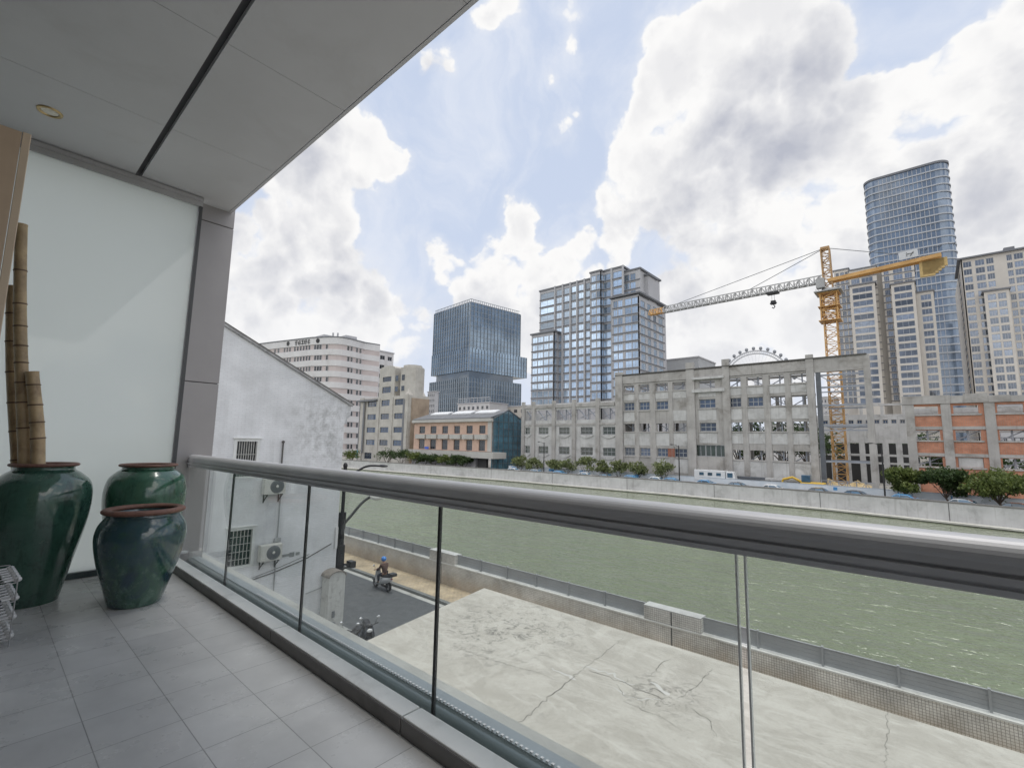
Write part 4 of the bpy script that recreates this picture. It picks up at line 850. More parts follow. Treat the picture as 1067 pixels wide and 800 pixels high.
i = 0; names = ['first','second','third','fourth','fifth','sixth','seventh','eighth','ninth','tenth','eleventh']
SP_ = [(541,20,474),(557,18,476),(577,16,478),(591,17,478),(611,20,475),(628,15,478),(645,18,478),(665,19,481),(692,24,480)]
for k,(px,wp,pt) in enumerate(SP_):
    p = gpt(px,5.5); wd = wp*math.hypot(p[0],p[1])*.92/490; tree('spiky_bush', p, hpx(px,pt,p)-GF+.1, wd*1.2, lf_s, 40+k, f'spiky light green bush, {names[k]} from the left in the row before the grey ruin', 'bush', 'spiky bushes before the grey ruin', 900, .26, .3, True, bottom=.1)
SH = [(363,15,468),(399,19,467),(414,17,467),(429,16,470),(439,15,472),(450,14,472),(461,15,473),(472,15,473),(482,14,474)]
for k,(px,wp,pt) in enumerate(SH):
    p = gpt(px,4.6); wd = wp*math.hypot(p[0],p[1])*.92/490
    tree('round_shrub', p, hpx(px,pt,p)-GF, wd*1.25, lf_d if k%3 else lf_b, 60+k, 'round green shrub standing alone beside the white gable of the near house' if k == 0 else f'round green shrub, {names[k-1]} from the left in the row before the peach house', 'shrub', 'round shrubs on the far quay', 1100, .24, .25, True, bottom=.1)
# ------------------------------------------------------------------ ruined factory on the far bank
YR_ = 105.0; fR = FX(YR_)
rx = lambda px, py=435: aty(px, py, YR_).x
rz = lambda py, px=766: aty(px, py, YR_).z
ruin = M('ruin_concrete', (.375,.362,.348), .9, .18, .35, .4, 5, dirt=(.16,.145,.125), dirt_scale=.22, dirt_amt=.6, streak=.45)
ruin2 = M('ruin_pale_panel', (.48,.478,.472), .9, .15, .5, .3, 6, dirt=(.24,.23,.21), dirt_scale=.4, dirt_amt=.55, streak=.45)
wframe = M('old_window_frame', (.30,.31,.32), .6, .2); wglass = facade_glass('blue_pane', (.035,.06,.11), .08); gglass = facade_glass('green_pane', (.03,.045,.035), .1)
gs = M('galvanised', (.27,.29,.33), .5, .15, .8, metal=.2); steel = M('site_steel', (.10,.11,.125), .6, .2, 1.0); redb = M('red_infill', (.26,.11,.075), .9, .2)
tr_ = thing('ruined_factory', (rx(745),YR_+5,GF), 'tall gutted grey concrete factory, a steel frame at its right end', 'building')
C1 = [(650.5,661),(666.3,677),(684,696.4),(702,715)]; C2 = [(729,746)]; C3 = [(759,773),(780,796),(803.5,819),(826,843.5)]
RW = [(394.2,402.6),(414.5,424),(440,449.3),(468.7,478.3)]
ZR = [(rz(b_),rz(a_)) for a_,b_ in RW]; XC = [(rx(a_),rx(b_)) for a_,b_ in C1+C2+C3]
ztop = aty(775,380.5,YR_).z; xa, xb = rx(643), rx(849)
KIND = ['oooo'+'o'+'oooo','gggf'+'g'+'ggoo','oobo'+'g'+'bobo','gggg'+'d'+'bobo']
door = (rx(723.5),rx(755),rz(476.5),rz(464))
ops = []; wl_ = []; fil = MB(); br = MB()
for r,(z0,z1) in enumerate(ZR):
    for c,(x0,x1) in enumerate(XC):
        k = KIND[r][c]
        if k == 'f': continue
        if k == 'd': ops.append(door); continue
        ops.append((x0,x1,z0,z1))
        if k == 'g': wl_.append((fR,x0+.02,x1-.02,z0+.02,z1-.02,-.3))
        else:
            if (r+c)%2: br.bar((x0-.6,YR_+1.6,z0-.3),(x1+.6,YR_+1.6,z1+.2),.16)
            else: br.bar((x0-.6,YR_+1.6,z1+.2),(x1+.6,YR_+1.6,z0-.3),.16)
            br.bar((x0+(x1-x0)*.62,YR_+1.3,z0-.5),(x0+(x1-x0)*.62,YR_+1.3,z1+.5),.22)
b = MB(); b.gridwall(fR, xa, xb, GF, ztop, ops, .6)
b.box(xa,xa+.6,YR_+.6,YR_+14,GF,ztop-3); b.build('wall', ruin, tr_)
b = MB()
pil_px = [(642,649.5),(716.5,725),(754.5,762),(843,851)]
for a_,c_ in pil_px: b.obox(fR, rx(a_), rx(c_), GF, ztop+(1.6 if a_ in (716.5,754.5) else .9), -.2, .45)
for a_,c_ in ((661.5,665.8),(677.5,683.2),(697,701.5),(773.6,779.4),(796.6,803),(819.6,825.4)): b.obox(fR, rx(a_), rx(c_), GF, ztop-2.3, -.1, .16)
b.each('pilaster', ruin, tr_)
b = MB(); b.obox(fR, rx(649.6), rx(842.9), ztop-2.1, ztop-.25, .002, .28); b.obox(fR, rx(649.6), rx(842.9), ztop-2.55, ztop-2.2, .002, .12); b.each('parapet_band', ruin, tr_)
b = MB(); b.obox(fR, xa-.2, rx(908), ztop+.003, ztop+.22, -.7, .5); b.build('coping', M('dark_coping', (.10,.095,.09), .9, .2, .5), tr_)
b = MB(); b.obox(fR, rx(722.5), rx(757), rz(407), rz(403.6), .003, .65); b.obox(fR, rx(723), rx(756.5), rz(393), rz(390.5), .29, .75); b.each('cornice', ruin2, tr_)
b = MB()
for r in range(4):
    zlo = ZR[r+1][1]+.55 if r < 3 else GF+2; zhi = ZR[r][0]-.35
    for c,(x0,x1) in enumerate(XC):
        if c == 4 and r == 3: continue
        if c == 4 and r == 2: zlo = door[3]+.4
        if (c*3+r*5)%7 in (1,4) and c < 4: continue
        b.obox(fR, x0-.15, x1+.15, zlo, zhi, .002, .07)
b.each('infill_panel', ruin2, tr_)
b = MB()
for r in range(4):
    for c,(x0,x1) in enumerate(XC):
        if KIND[r][c] in 'gob': b.obox(fR, x0-.3, x1+.3, ZR[r][0]-.3, ZR[r][0]-.003, -.05, .22)
b.each('sill', ruin, tr_); br.each('brace', gs, tr_)
b = MB(); x0,x1 = XC[2]; b.obox(fR, rx(695.5), rx(699.5), ZR[3][0], ZR[3][1], .17, .2); b.obox(fR, rx(699.9), rx(702.6), ZR[3][0], ZR[3][1], .17, .2); b.each('brick_infill', redb, tr_)
add_windows(tr_, [(fR,door[0]+(door[1]-door[0])*q/3+.02,door[0]+(door[1]-door[0])*(q+1)/3-.02,door[2]+.02,door[3]-.02,-.4) for q in range(3)], [wframe,gglass], nx=2, nz=1, fw=.12)
add_windows(tr_, wl_, [wframe,wglass], nx=3, nz=2, fw=.12)
b = MB()                                                        # surviving floors and rear columns
for z in (ZR[1][0]-1.2, ZR[2][0]-1.2, ZR[3][0]-1.4):
    b.box(xa+.7, rx(700), YR_+1.9, YR_+9, z-.35, z)
for px in (655,672,690,712,735,770,800,830): b.box(rx(px)-.3,rx(px)+.3,YR_+8.4,YR_+9,GF,ztop-3.5)
for z in (ZR[0][1]+.5,ZR[1][1]+.5,ZR[2][1]+.4): b.box(xa+.7,rx(843),YR_+8.5,YR_+8.9,z,z+.5)
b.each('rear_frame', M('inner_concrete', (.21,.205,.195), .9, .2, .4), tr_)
# steel skeleton at the right end
b = MB(); zc = [rz(p_,880) for p_ in (389.5,402.5,421.5,443,481)]
b.obox(fR, rx(849)+.02, rx(908), rz(386,880), ztop, -.6, .2); b.build('top_beam', ruin, tr_)
b = MB(); x0, x1 = rx(852.5), rx(857); b.box(x0,x0+.75,YR_-.2,YR_+.5,GF,rz(388,855)); b.build('steel_column', steel, tr_)
b = MB(); b.obox(fR, rx(903.5), rx(910.5), GF, ztop-.01, -.7, .3); b.build('end_pier', ruin, tr_)
b = MB(); gs = M('galvanised', (.27,.29,.33), .5, .15, .8, metal=.2)
for i,z in enumerate(zc):
    b.bar((x0+.76,YR_+.1,z),(rx(903.4),YR_+.1,z),.32); b.bar((x0+.5,YR_+9,z),(rx(903.4),YR_+9,z),.25)
    if i in (1,3): b.bar((x0+.76,YR_+.1,z-.9),(rx(903.4),YR_+.1,z-.9),.2)
b.bar((x0+.6,YR_+.1,zc[0]),(rx(878),YR_+.1,zc[1]),.16); b.bar((rx(878),YR_+.3,zc[3]-1.0),(rx(903),YR_+.3,zc[3]+.1),.16); b.bar((x0+.8,YR_+.3,zc[3]),(rx(875),YR_+.3,zc[3]-1),.14)
b.each('steel_beam', gs, tr_)
# low left wing
lw = thing('factory_wing', (rx(595),YR_+5,GF), 'low grey ruin with wide braced openings along its top, left of the tall one', 'building')
ztl = aty(595,419.5,YR_).z; xl = rx(545.5)
Q0 = [(546.5,554),(558,576),(579,596),(600.5,621.5),(625,642)]; Q1 = [(547.5,552.5),(561.5,571.5),(582.5,593.5),(605,617.5),(628,641)]
z_ = lambda py: aty(595,py,YR_).z
ops = [(rx(a_),rx(c_),z_(437.5),z_(426.5)) for a_,c_ in Q0]; wl_ = []
for a_,c_ in Q1:
    for u,v in ((452.5,445),(473.5,465.5)): o = (rx(a_),rx(c_),z_(u),z_(v)); ops.append(o); wl_.append((fR,o[0]+.02,o[1]-.02,o[2]+.02,o[3]-.02,-.25))
b = MB(); b.gridwall(fR, xl, rx(641.9)-.05, GF, ztl, ops, .5); b.box(xl,xl+.5,YR_+.5,YR_+12,GF,ztl-2); b.build('wall', ruin2, lw)
b = MB()
for px in (545.7,556.3,577.4,598.4,623.2): b.obox(fR, rx(px)-.55, rx(px)+.55, GF, ztl+.8, -.1, .4)
b.each('pilaster', ruin, lw)
b = MB(); b.obox(fR, xl, rx(641), ztl-1.2, ztl-.4, .002, .3); b.obox(fR, xl, rx(641), z_(443.2), z_(441), .002, .2); b.each('parapet_band', ruin, lw)
b = MB()
for (a_,c_) in Q1:
    for u in (452.8,473.8):
        x0,x1 = rx(a_)-.3,rx(c_)+.3; n = 8
        b.add([fR.pt(x0+(x1-x0)*k/n, z_(u)-.15-.75*math.sin(math.pi*k/n), .22) for k in range(n+1)]+[fR.pt(x0+(x1-x0)*k/n, z_(u)-.003, .22) for k in range(n+1)]+[fR.pt(x0+(x1-x0)*k/n, z_(u)-.15-.75*math.sin(math.pi*k/n), 0) for k in range(n+1)],
              [(k,k+1,n+2+k,n+1+k) for k in range(n)]+[(2*n+2+k,2*n+3+k,k+1,k) for k in range(n)])
b.each('curved_sill', ruin2, lw)
b = MB()
for k,(a_,c_) in enumerate(Q0):
    x0,x1,z0,z1 = rx(a_),rx(c_),z_(438),z_(426); 
    for j in range(2 if k else 1):
        u = x0+(x1-x0)*(j*.5); v = x0+(x1-x0)*(j*.5+.5) if k else x1
        b.bar((u,YR_+1.2,z1),(v,YR_+1.2,z0),.2); b.bar((v,YR_+1.2,z0),(v,YR_+1.2,z1),.22)
    b.bar((x0,YR_+2.2,z0+.8),(x1,YR_+2.2,z1-.4),.12)
b.each('brace', gs, lw); add_windows(lw, wl_, [wframe,gglass], nx=3, nz=2, fw=.1)
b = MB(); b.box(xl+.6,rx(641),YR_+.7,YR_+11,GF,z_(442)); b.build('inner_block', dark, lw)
# brick ruin on the right
bk = thing('brick_ruin', (rx(1010),YR_+5,GF), 'roofless orange brick shell with a grey concrete frame at the right edge', 'building')
redm = brick_mat('orange_brick', (.52,.205,.115), (.45,.175,.10), (.30,.26,.22), .5, .16, .02, 'XZ', .5, .9, cvar=.8, streak=.15, bump=.1)
XB = [(953.7,980),(996,1022.5),(1042,1070)]; bz = lambda py: aty(966,py,YR_).z; zbt = bz(413)
ZB = [(bz(431.7),bz(423.3)),(bz(458.5),bz(448.3)),(bz(485.5),bz(475.6))]; dx = rx(1009)-rx(967)
XO = [(rx(a_,455),rx(c_,455)) for a_,c_ in XB]+[(rx(1042,455)+dx*k,rx(1070,455)+dx*k) for k in (1,2,3)]; xe = XO[-1][1]+4; x0b = rx(947.5,455)
ops = [(a_,c_,z0,z1) for a_,c_ in XO for z0,z1 in ZB]
b = MB(); b.gridwall(fR, x0b, xe, GF, bz(421), ops, .5); b.build('wall', redm, bk)
b = MB(); PX = [rx(950,455),rx(988,455),rx(1034,455)]; PX += [PX[2]+dx*k for k in (1,2,3)]
for x in PX: b.obox(fR, x-.6, x+.6, GF, bz(421.2), -.6, .25)
for u,v in ((447.6,444.4),(475,471.8)): b.obox(fR, x0b, xe, bz(u), bz(v), -.55, .15)
b.each('concrete_beam', ruin, bk)
b = MB(); rnd = random.Random(5); x = x0b-.6
while x < xe: wd = 1.5+2*rnd.random(); b.obox(fR, x, min(x+wd-.01,xe), bz(421), zbt+rnd.uniform(-.35,.25), -.6, .32+rnd.random()*.05); x += wd
b.each('broken_parapet', ruin, bk)
b = MB(); b.obox(fR, XO[1][0]+.05, XO[1][1]-.05, ZB[2][0]+.02, ZB[2][1]-.02, -.4, -.2); b.build('board_infill', ruin2, bk)
b = MB()
for k,(a_,c_) in enumerate(XO):
    for j,(z0,z1) in enumerate(ZB):
        if (k,j) == (1,2): continue
        if j: b.bar((a_,YR_+1.2,z0),(c_,YR_+1.2,z1),.16); b.bar((a_+(c_-a_)*.5,YR_+1.0,z0-.5),(a_+(c_-a_)*.5,YR_+1.0,z1+.4),.25); b.bar((a_-.4,YR_+1.5,z0+.5),(c_+.4,YR_+1.5,z0+.5),.14)
b.each('brace', gs, bk)
b = MB()
for x in PX: b.box(x-.4,x+.4,YR_+8,YR_+8.6,GF,bz(424))
for z in (bz(446),bz(473),bz(424)): b.box(x0b,xe,YR_+8.1,YR_+8.5,z-.5,z)
b.box(x0b,xe,YR_+9.5,YR_+9.9,bz(433),bz(421.5)); b.each('rear_frame', ruin2, bk)
b = MB()
for k,(a_,c_) in enumerate(XO):
    for j,(z0,z1) in enumerate(ZB): b.obox(fR, a_-.3, c_+.3, z0-.25, z0-.003, -.05, .2)
b.each('sill', ruin, bk)
# bare concrete frame behind the crane
YC_ = 140.0; cz = lambda py: aty(900,py,YC_).z; cxx = lambda px: aty(px,455,YC_).x; fC = FX(YC_)
cf = thing('concrete_frame_building', (cxx(905),YC_+5,GF), 'unfinished grey concrete frame building behind the crane mast', 'building')
xL, xR = cxx(852), cxx(956); wl_ = []
ops = [(cxx(a_),cxx(a_+5.5),cz(441.5),cz(437.5)) for a_ in range(858,950,9)]
b = MB(); b.gridwall(fC, xL, xR, cz(461.5), cz(432), ops, .5); b.build('wall', ruin2, cf)
add_windows(cf, [(fC,o[0]+.02,o[1]-.02,o[2]+.02,o[3]-.02,-.25) for o in ops], [wframe,wglass], nx=2, fw=.12)
b = MB()
for px in (855,867.5,882,897.5,910,922,936,949): b.obox(fC, cxx(px)-.55, cxx(px)+.55, GF, cz(461.6), -.5, .1)
for u,v in ((475,472.7),(483,481)): b.obox(fC, xL, xR, cz(u), cz(v), -.4, -.02)
b.each('column', ruin2, cf)
b = MB()
for px in (858,878,899,921,944): b.obox(fC, cxx(px)-.3, cxx(px)+.3, cz(432)+.003, cz(421), -.5, -.1)
b.obox(fC, xL, xR, cz(423.2), cz(421), -.45, -.05); b.obox(fC, xL, cxx(915), cz(412), cz(410.5), -5, -4.6)
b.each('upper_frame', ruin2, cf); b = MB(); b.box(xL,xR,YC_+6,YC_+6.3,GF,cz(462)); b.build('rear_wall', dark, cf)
# ------------------------------------------------------------------ crane
org = M('crane_orange', (.56,.325,.115), .5, .15, .5, dirt=(.35,.16,.05), dirt_scale=.8); crw = M('crane_grey', (.36,.36,.36), .5, .12, .6); cbal = M('ballast', (.50,.36,.16), .8, .15)
YK = 116.0; kx = aty(871.5,420,YK).x; zJ = aty(865.5,288,YK).z; zA = aty(863.5,259,YK).z
ck = thing('tower_crane', (kx,YK,GF), 'orange lattice tower crane with a long grey jib standing behind the ruin', 'crane')
def lattice(b, a, c, wd, ht, n, r, tri=False, mi=0):
    a, c = Vector(a), Vector(c); d = (c-a).normalized(); up = Vector((0,0,1)) if abs(d.z) < .9 else Vector((0,1,0)); s = d.cross(up).normalized(); u = s.cross(d).normalized()
    cs = [(-.5,0),(.5,0),(0,1)] if tri else [(-.5,-.5),(.5,-.5),(.5,.5),(-.5,.5)]
    P = lambda t,k: a+(c-a)*t+s*cs[k][0]*wd+u*cs[k][1]*ht; m_ = len(cs)
    for k in range(m_): b.bar(P(0,k),P(1,k),r*1.5,mi=mi)
    for i in range(n):
        for k in range(m_):
            k2 = (k+1)%m_; t0,t1 = i/n,(i+1)/n
            b.bar(P(t0,k),P(t1,k2) ,r,mi=mi) if (i+k)%2 else b.bar(P(t0,k2),P(t1,k),r,mi=mi)
            b.bar(P(t1,k),P(t1,k2),r,mi=mi)
b = MB(); zM = aty(866.5,306,YK).z; lattice(b,(kx,YK,GF),(kx,YK,zM),2.2,2.2,27,.115); b.build('mast', org, ck)
b = MB(); zc0 = aty(867,335,YK).z; lattice(b,(kx,YK,zc0),(kx,YK,zM),2.9,2.9,5,.15)
for z in (zc0,(zc0+zM)/2,zM-.1): b.box(kx-1.9,kx+1.9,YK-1.9,YK+1.9,z,z+.15)
b.build('climbing_cage', org, ck)
b = MB(); b.box(kx-2.4,kx+2.4,YK-2.4,YK+2.4,zM+.2,zM+.4)
for a_ in range(0,360,45): b.bar((kx+2.3*math.cos(R_(a_)),YK+2.3*math.sin(R_(a_)),zM+.4),(kx+2.3*math.cos(R_(a_)),YK+2.3*math.sin(R_(a_)),zM+1.5),.08)
b.lathe([(1.3,zM+.4),(1.5,zM+.7),(1.3,zM+1.1),(.001,zM+1.1)],(kx,YK,0),20); b.box(kx-2.0,kx-.5,YK-1.9,YK-.4,zM+1.2,zM+3.2); b.build('slewing_platform', crw, ck)
b = MB(); lattice(b,(kx,YK,zM+1.0),(kx-.2,YK,zA),1.5,1.5,7,.14); b.box(kx-1.0,kx+.6,YK-.5,YK+.5,zA-.2,zA+.5); b.build('tower_head', M('crane_brown', (.40,.25,.12), .6, .2, .5), ck)
tip = atz(677,328.5,zJ-1.0); piv = Vector((kx,YK,zJ-1.0)); jd = (tip-piv)
b = MB(); lattice(b, piv+jd*.015, piv+jd*.90, 1.4,1.6,38,.13,True); b.build('jib', crw, ck)
b = MB(); lattice(b, piv+jd*.902, tip, 1.3,1.4,5,.13,True); b.build('jib_tip', org, ck)
cj = atz(981,266.5,zJ); cd = cj-piv; 
b = MB(); b.bar(piv+cd*.01+Vector((0,0,.3)),cj+Vector((0,0,.3)),.3,.5,up=(0,0,1)); 
sd = cd.normalized().cross(Vector((0,0,1)))*.8; b.bar(piv+sd,cj+sd,.3,.7); b.bar(piv-sd,cj-sd,.3,.7); b.build('counter_jib', org, ck)
b = MB()
for k in range(5): p = piv+cd*(.88+.025*k); b.bar(p+Vector((0,0,-.4)),p+Vector((0,0,-3.4+.35*k)),.55,2.2,up=cd.normalized())
b.each('ballast_block', cbal, ck)
b = MB(); p = piv+cd*.66; b.bar(p+sd*1.6+Vector((0,0,1.3)),p+cd*.16+sd*1.6+Vector((0,0,1.3)),.12,1.5); b.build('crane_sign', M('sign_white', (.55,.56,.58), .5, .05), ck)
b = MB(); p1 = p+sd*1.72+Vector((0,0,1.3)); dd = cd.normalized()
for k in range(4):
    q = p1+dd*(1.2+2.0*k)-sd.normalized()*0+sd.normalized()*.02; b.bar(q+Vector((0,0,-.4)),q+Vector((0,0,.45)),.12,.05); b.bar(q+dd*.5+Vector((0,0,-.4)),q+dd*1.0+Vector((0,0,.4)),.12,.05); b.bar(q+dd*.1+Vector((0,0,.1)),q+dd*1.0+Vector((0,0,.1)),.12,.05)
b.build('sign_lettering', black, ck)
hd_ = Vector((kx-.2,YK,zA+.3)); b = MB()
for t in (.82,.38): q = piv+jd*t+Vector((0,0,1.6)); b.bar(hd_,q,.10)
b.bar(hd_,piv+cd*.86+Vector((0,0,.6)),.10); b.each('tie_rod', steel, ck)
tq = (atz(805,304,zJ-1)-piv).length/jd.length; q = piv+jd*tq; hk = aty(805.5,316,q.y)
b = MB(); b.bar(q-jd.normalized()*1.2+Vector((0,0,-.35)),q+jd.normalized()*1.2+Vector((0,0,-.35)),1.5,.35); b.build('trolley', black, ck)
b = MB()
for s in (-.25,.25): b.bar(q+Vector((s,0,-.4)),(q.x+s,q.y,hk.z+.5),.06)
b.build('hoist_rope', steel, ck)
b = MB(); b.box(q.x-.5,q.x+.5,q.y-.25,q.y+.25,hk.z-.3,hk.z+.6); b.ball((q.x,q.y,hk.z),.75,0,10,6,(1,.5,.5)); b.tube([(q.x,q.y,hk.z-.3),(q.x+.3,q.y,hk.z-.8),(q.x,q.y,hk.z-1.2),(q.x-.3,q.y,hk.z-.9)],.12,6); b.build('hook_block', black, ck)
# ------------------------------------------------------------------ clutter of the building site
def s_at(px, py, Y): v = aty(px,py,Y); return v
b = MB(); 
v = s_at(745,487,101.5); tk_ = thing('site_truck', (v.x,101.5,GF), 'small white truck parked in front of the wide doorway of the ruin', 'truck')
b = MB(); b.box(v.x-4,v.x+2.2,100.6,102.6,1.1,3.3); b.build('cargo_body', PA['white'], tk_, bevel=.08); b = MB(); b.hexa([(v.x+2.3,100.7,.7),(v.x+4.3,100.7,.7),(v.x+4.3,102.5,.7),(v.x+2.3,102.5,.7),(v.x+2.3,100.8,3.2),(v.x+3.7,100.8,3.2),(v.x+3.7,102.4,3.2),(v.x+2.3,102.4,3.2)]); b.build('cab', PA['white'], tk_, bevel=.1)
for x in (-3.0,.8,3.2):
    for y in (100.8,102.4): b = MB(); b.lathe([(.001,-.15),(.3,-.15),(.48,-.12),(.5,0),(.48,.12),(.3,.15),(.001,.15)],(v.x+x,y,.6),18,axis='Y'); b.build('wheel', tyre, tk_)
b = MB()
for x in (-2.9,-1.2,.5): b.box(v.x+x,v.x+x+.9,100.56,100.598,2.2,2.8)
b.box(v.x+2.6,v.x+3.6,100.70,100.74,2.0,2.9); b.each('side_window', cg, tk_)
yl = M('machine_yellow', (.58,.37,.04), .5, .12, 1); v = s_at(846,496,101.5)
ex = thing('excavator', (v.x,101.5,GF), 'yellow digger in front of the lower right windows of the ruin', 'digger')
b = MB()
for y in (100.4,102.6): b.extr([(y-.25,GF),(y+.25,GF),(y+.25,.9),(y-.25,.9)],v.x-1.9,v.x+1.9)
b.build('track', blk, ex); b = MB(); b.box(v.x-1.7,v.x+2.0,100.2,102.8,1.0,2.0); b.build('body', yl, ex, bevel=.15); b = MB(); b.box(v.x-1.5,v.x-.1,100.3,101.4,2.0,3.3); b.build('cab', cg, ex, bevel=.1)
b = MB(); b.tube([(v.x-1.5,101.9,1.8),(v.x-3.2,101.9,2.7),(v.x-4.8,101.9,2.2)],.22,8); b.tube([(v.x-4.8,101.9,2.2),(v.x-5.0,101.9,1.3)],.17,8); b.build('boom', yl, ex); b = MB(); b.hexa([(v.x-5.6,101.4,.6),(v.x-4.7,101.4,.5),(v.x-4.7,102.4,.5),(v.x-5.6,102.4,.6),(v.x-5.3,101.4,1.4),(v.x-4.8,101.4,1.4),(v.x-4.8,102.4,1.4),(v.x-5.3,102.4,1.4)]); b.build('bucket', steel, ex)
SLB = [((718,489),(757,491),'long concrete slab stack beside the white truck',ruin2),((757,492),(800,495),'rusty girder pile in the middle of the building site',steel),((795,489.5),(840,493),'pale concrete beam stack under the right windows of the ruin',ruin2)]
for (a_,c_,lab,mt) in SLB:
    p, q = s_at(*a_,102.6), s_at(*c_,102.6); th = thing('building_material_stack', ((p.x+q.x)/2,103,GF), lab, 'material stack'); rnd = random.Random(int(a_[0])); b = MB()
    for j in range(4): b.box(p.x+rnd.random()*1.5,q.x-rnd.random()*2,102.7,104.2,GF+.08+j*.55,GF+.08+j*.55+.42)
    b.build('beam', mt, th); b = MB()
    for j in range(3): x = p.x+2+(q.x-p.x-4)*j/2; b.box(x,x+.3,102.75,104.1,GF-.02,GF+.075)
    b.build('bearer', bark, th)
def heap(px, Y, r, h, mat, label):
    v = s_at(px,497,Y); b = MB(); n = 28; rings = 9; rnd = random.Random(int(px)); vs = []
    for i in range(rings):
        f = i/(rings-1)
        for k in range(n):
            a_ = 2*math.pi*k/n; rr = r*f*(1+.18*noise.noise((math.cos(a_)*2,math.sin(a_)*2,px))); vs.append((v.x+rr*math.cos(a_),Y+rr*.7*math.sin(a_),GF+h*(1-f**1.3)*(1+.35*noise.noise((f*3+px,k*.6,0)))))
    b.add(vs,[(i*n+k,i*n+(k+1)%n,(i+1)*n+(k+1)%n,(i+1)*n+k) for i in range(rings-1) for k in range(n)],0,True); o = b.build('sand_heap', mat, None, (v.x,Y,GF)); tag(o,label,'heap')
sand = M('sand', (.46,.36,.20), .95, .2, .8, .4, 6)
heap(864,108,3.2,2.2,sand,'yellow sand heap left of the crane foot'); heap(893,109,4.2,2.0,sand,'wide yellow sand heap right of the crane foot')
fe = thing('site_fence', (s_at(880,503,101).x,101,GF), 'thin grey pipe barrier with crossed stays in front of the crane foot', 'fence'); b = MB(); p, q = s_at(856,500,101), s_at(912,504,101); n = 6
for k in range(n):
    x0,x1 = p.x+(q.x-p.x)*k/n, p.x+(q.x-p.x)*(k+1)/n; b.bar((x0,101,GF),(x0,101,2.6),.12); b.bar((x0,101,2.5),(x1,101,2.5),.1); b.bar((x0,101,2.5 if k%2 else .3),(x1,101,.3 if k%2 else 2.5),.08)
b.build('pipe', gs, fe)
# trees seen through and behind the ruins
BT = [(770,122,14,11),(795,126,16,13),(818,121,15.5,12),(842,127,16,12),(700,130,11,10),(862,160,13,14),(890,158,12,13),(915,160,12,14),(940,156,13,13),(985,122,9,10),(1022,124,10,11)]
for k,(px,Y,h_,w_) in enumerate(BT):
    v = aty(px,470,Y); lab = ['first','second','third','fourth'][k] + ' green tree from the left behind the right window columns of the ruin' if k < 4 else 'green tree behind the left window columns of the ruin' if k == 4 else ['leftmost','second from the left','third from the left','rightmost'][k-5] + ' green tree behind the bare concrete frame' if k < 9 else 'green tree behind the left bay of the brick ruin' if k == 9 else 'green tree behind the middle bay of the brick ruin'
    tree('tree', (v.x,Y,GF), h_, w_, lf_f, 80+k, lab, 'tree', 'trees behind the ruins', 1500, .34, .25, bottom=.12)
# ------------------------------------------------------------------ towers
stone = M('warm_stone', (.56,.525,.475), .8, .08, .12, dirt=(.4,.38,.36), dirt_scale=.05); stone2 = M('grey_stone', (.43,.43,.445), .75, .08, .12); slabd = M('slab_dark', (.16,.165,.18), .6, .1)
fr_l = M('light_frame', (.42,.43,.45), .5, .05); fr_d = M('dark_frame', (.10,.11,.12), .5, .05); bgl = facade_glass('tower_glass', (.36,.45,.56), .06, .35, .2, spec=1.0, metal=.55); bgl2 = facade_glass('apartment_glass', (.17,.20,.25), .06, .5, .2, spec=.8, metal=.5)
class Tower:
    def __init__(s, name, loc, label, mats, pitch, zb):
        s.th = thing(name, loc, label, 'tower'); s.w = []; s.m = mats; s.p = pitch; s.zb = zb; s.walls = MB(); s.bands = MB(); s.roof = MB()
    def face(s, fac, a, c, zt, cols, sill=.22, head=.95, band=True, z0=0):
        n = int((zt-1.0-s.zb)/s.p); ops = []
        for k in range(n):
            zc_ = zt-1.0-(k+1)*s.p
            for u,v in cols: ops.append((u,v,zc_+s.p*sill,zc_+s.p*head))
        s.walls.gridwall(fac, a, c, z0, zt, ops, .35, back=False)
        for o in ops: s.w.append((fac,o[0]+.01,o[1]-.01,o[2]+.01,o[3]-.01,-.12))
        if band:
            for k in range(n): z = zt-1.0-(k+1)*s.p+s.p*.08; s.bands.obox(fac, a-.04, c+.04, z, z+.35, .003, .22)
    def cap(s, x0,x1,y0,y1,zt, over=.4): s.roof.box(x0-over,x1+over,y0-over,y1+over,zt+.003,zt+.6)
    def body(s, x0,x1,y0,y1,zt): s.walls.box(x0+.36,x1-.36,y0+.4,y1,0,zt-.01)
    def done(s, nx=2, nz=1, fw=.12, lim=100):
        s.walls.build('wall', s.m[0], s.th); s.bands.each('floor_band', s.m[1], s.th); s.roof.each('roof', s.m[2], s.th); s.w.sort(key=lambda t:-t[3]); add_windows(s.th, s.w, [s.m[3],s.m[4]], lim, nx=nx, nz=nz, fw=fw)
# central apartment tower
Yt = 150.0; X = lambda px, Y=150.0, py=350: aty(px,py,Y).x; Zt = lambda px,py,Y=150.0: aty(px,py,Y).z
pitch = Zt(620,300)-Zt(620,308.4)
T = Tower('apartment_tower', (X(620),160,GF), 'stepped grey and blue glass apartment tower in the middle of the skyline', [stone2,slabd,slabd,fr_l,bgl], pitch, Zt(600,425))
xr = X(666); 
def vol(T, px0, px1, Y, Yb, zt, cols, py=350, over=.3, **k):
    a, c = X(px0,Y,py), X(px1,Y,py); f = FX(Y); T.face(f, a, c, zt, [(X(u,Y,py),X(v,Y,py)) for u,v in cols], **k); T.body(a, c, Y, Yb, zt); T.cap(a, c, Y, Yb, zt, over); return a, c
aA = vol(T, 554, 577.5, 146.5, 170, Zt(566,347.5,146.5), [(555,560),(560.5,566),(566.6,571.5),(572.2,576)], over=.5)
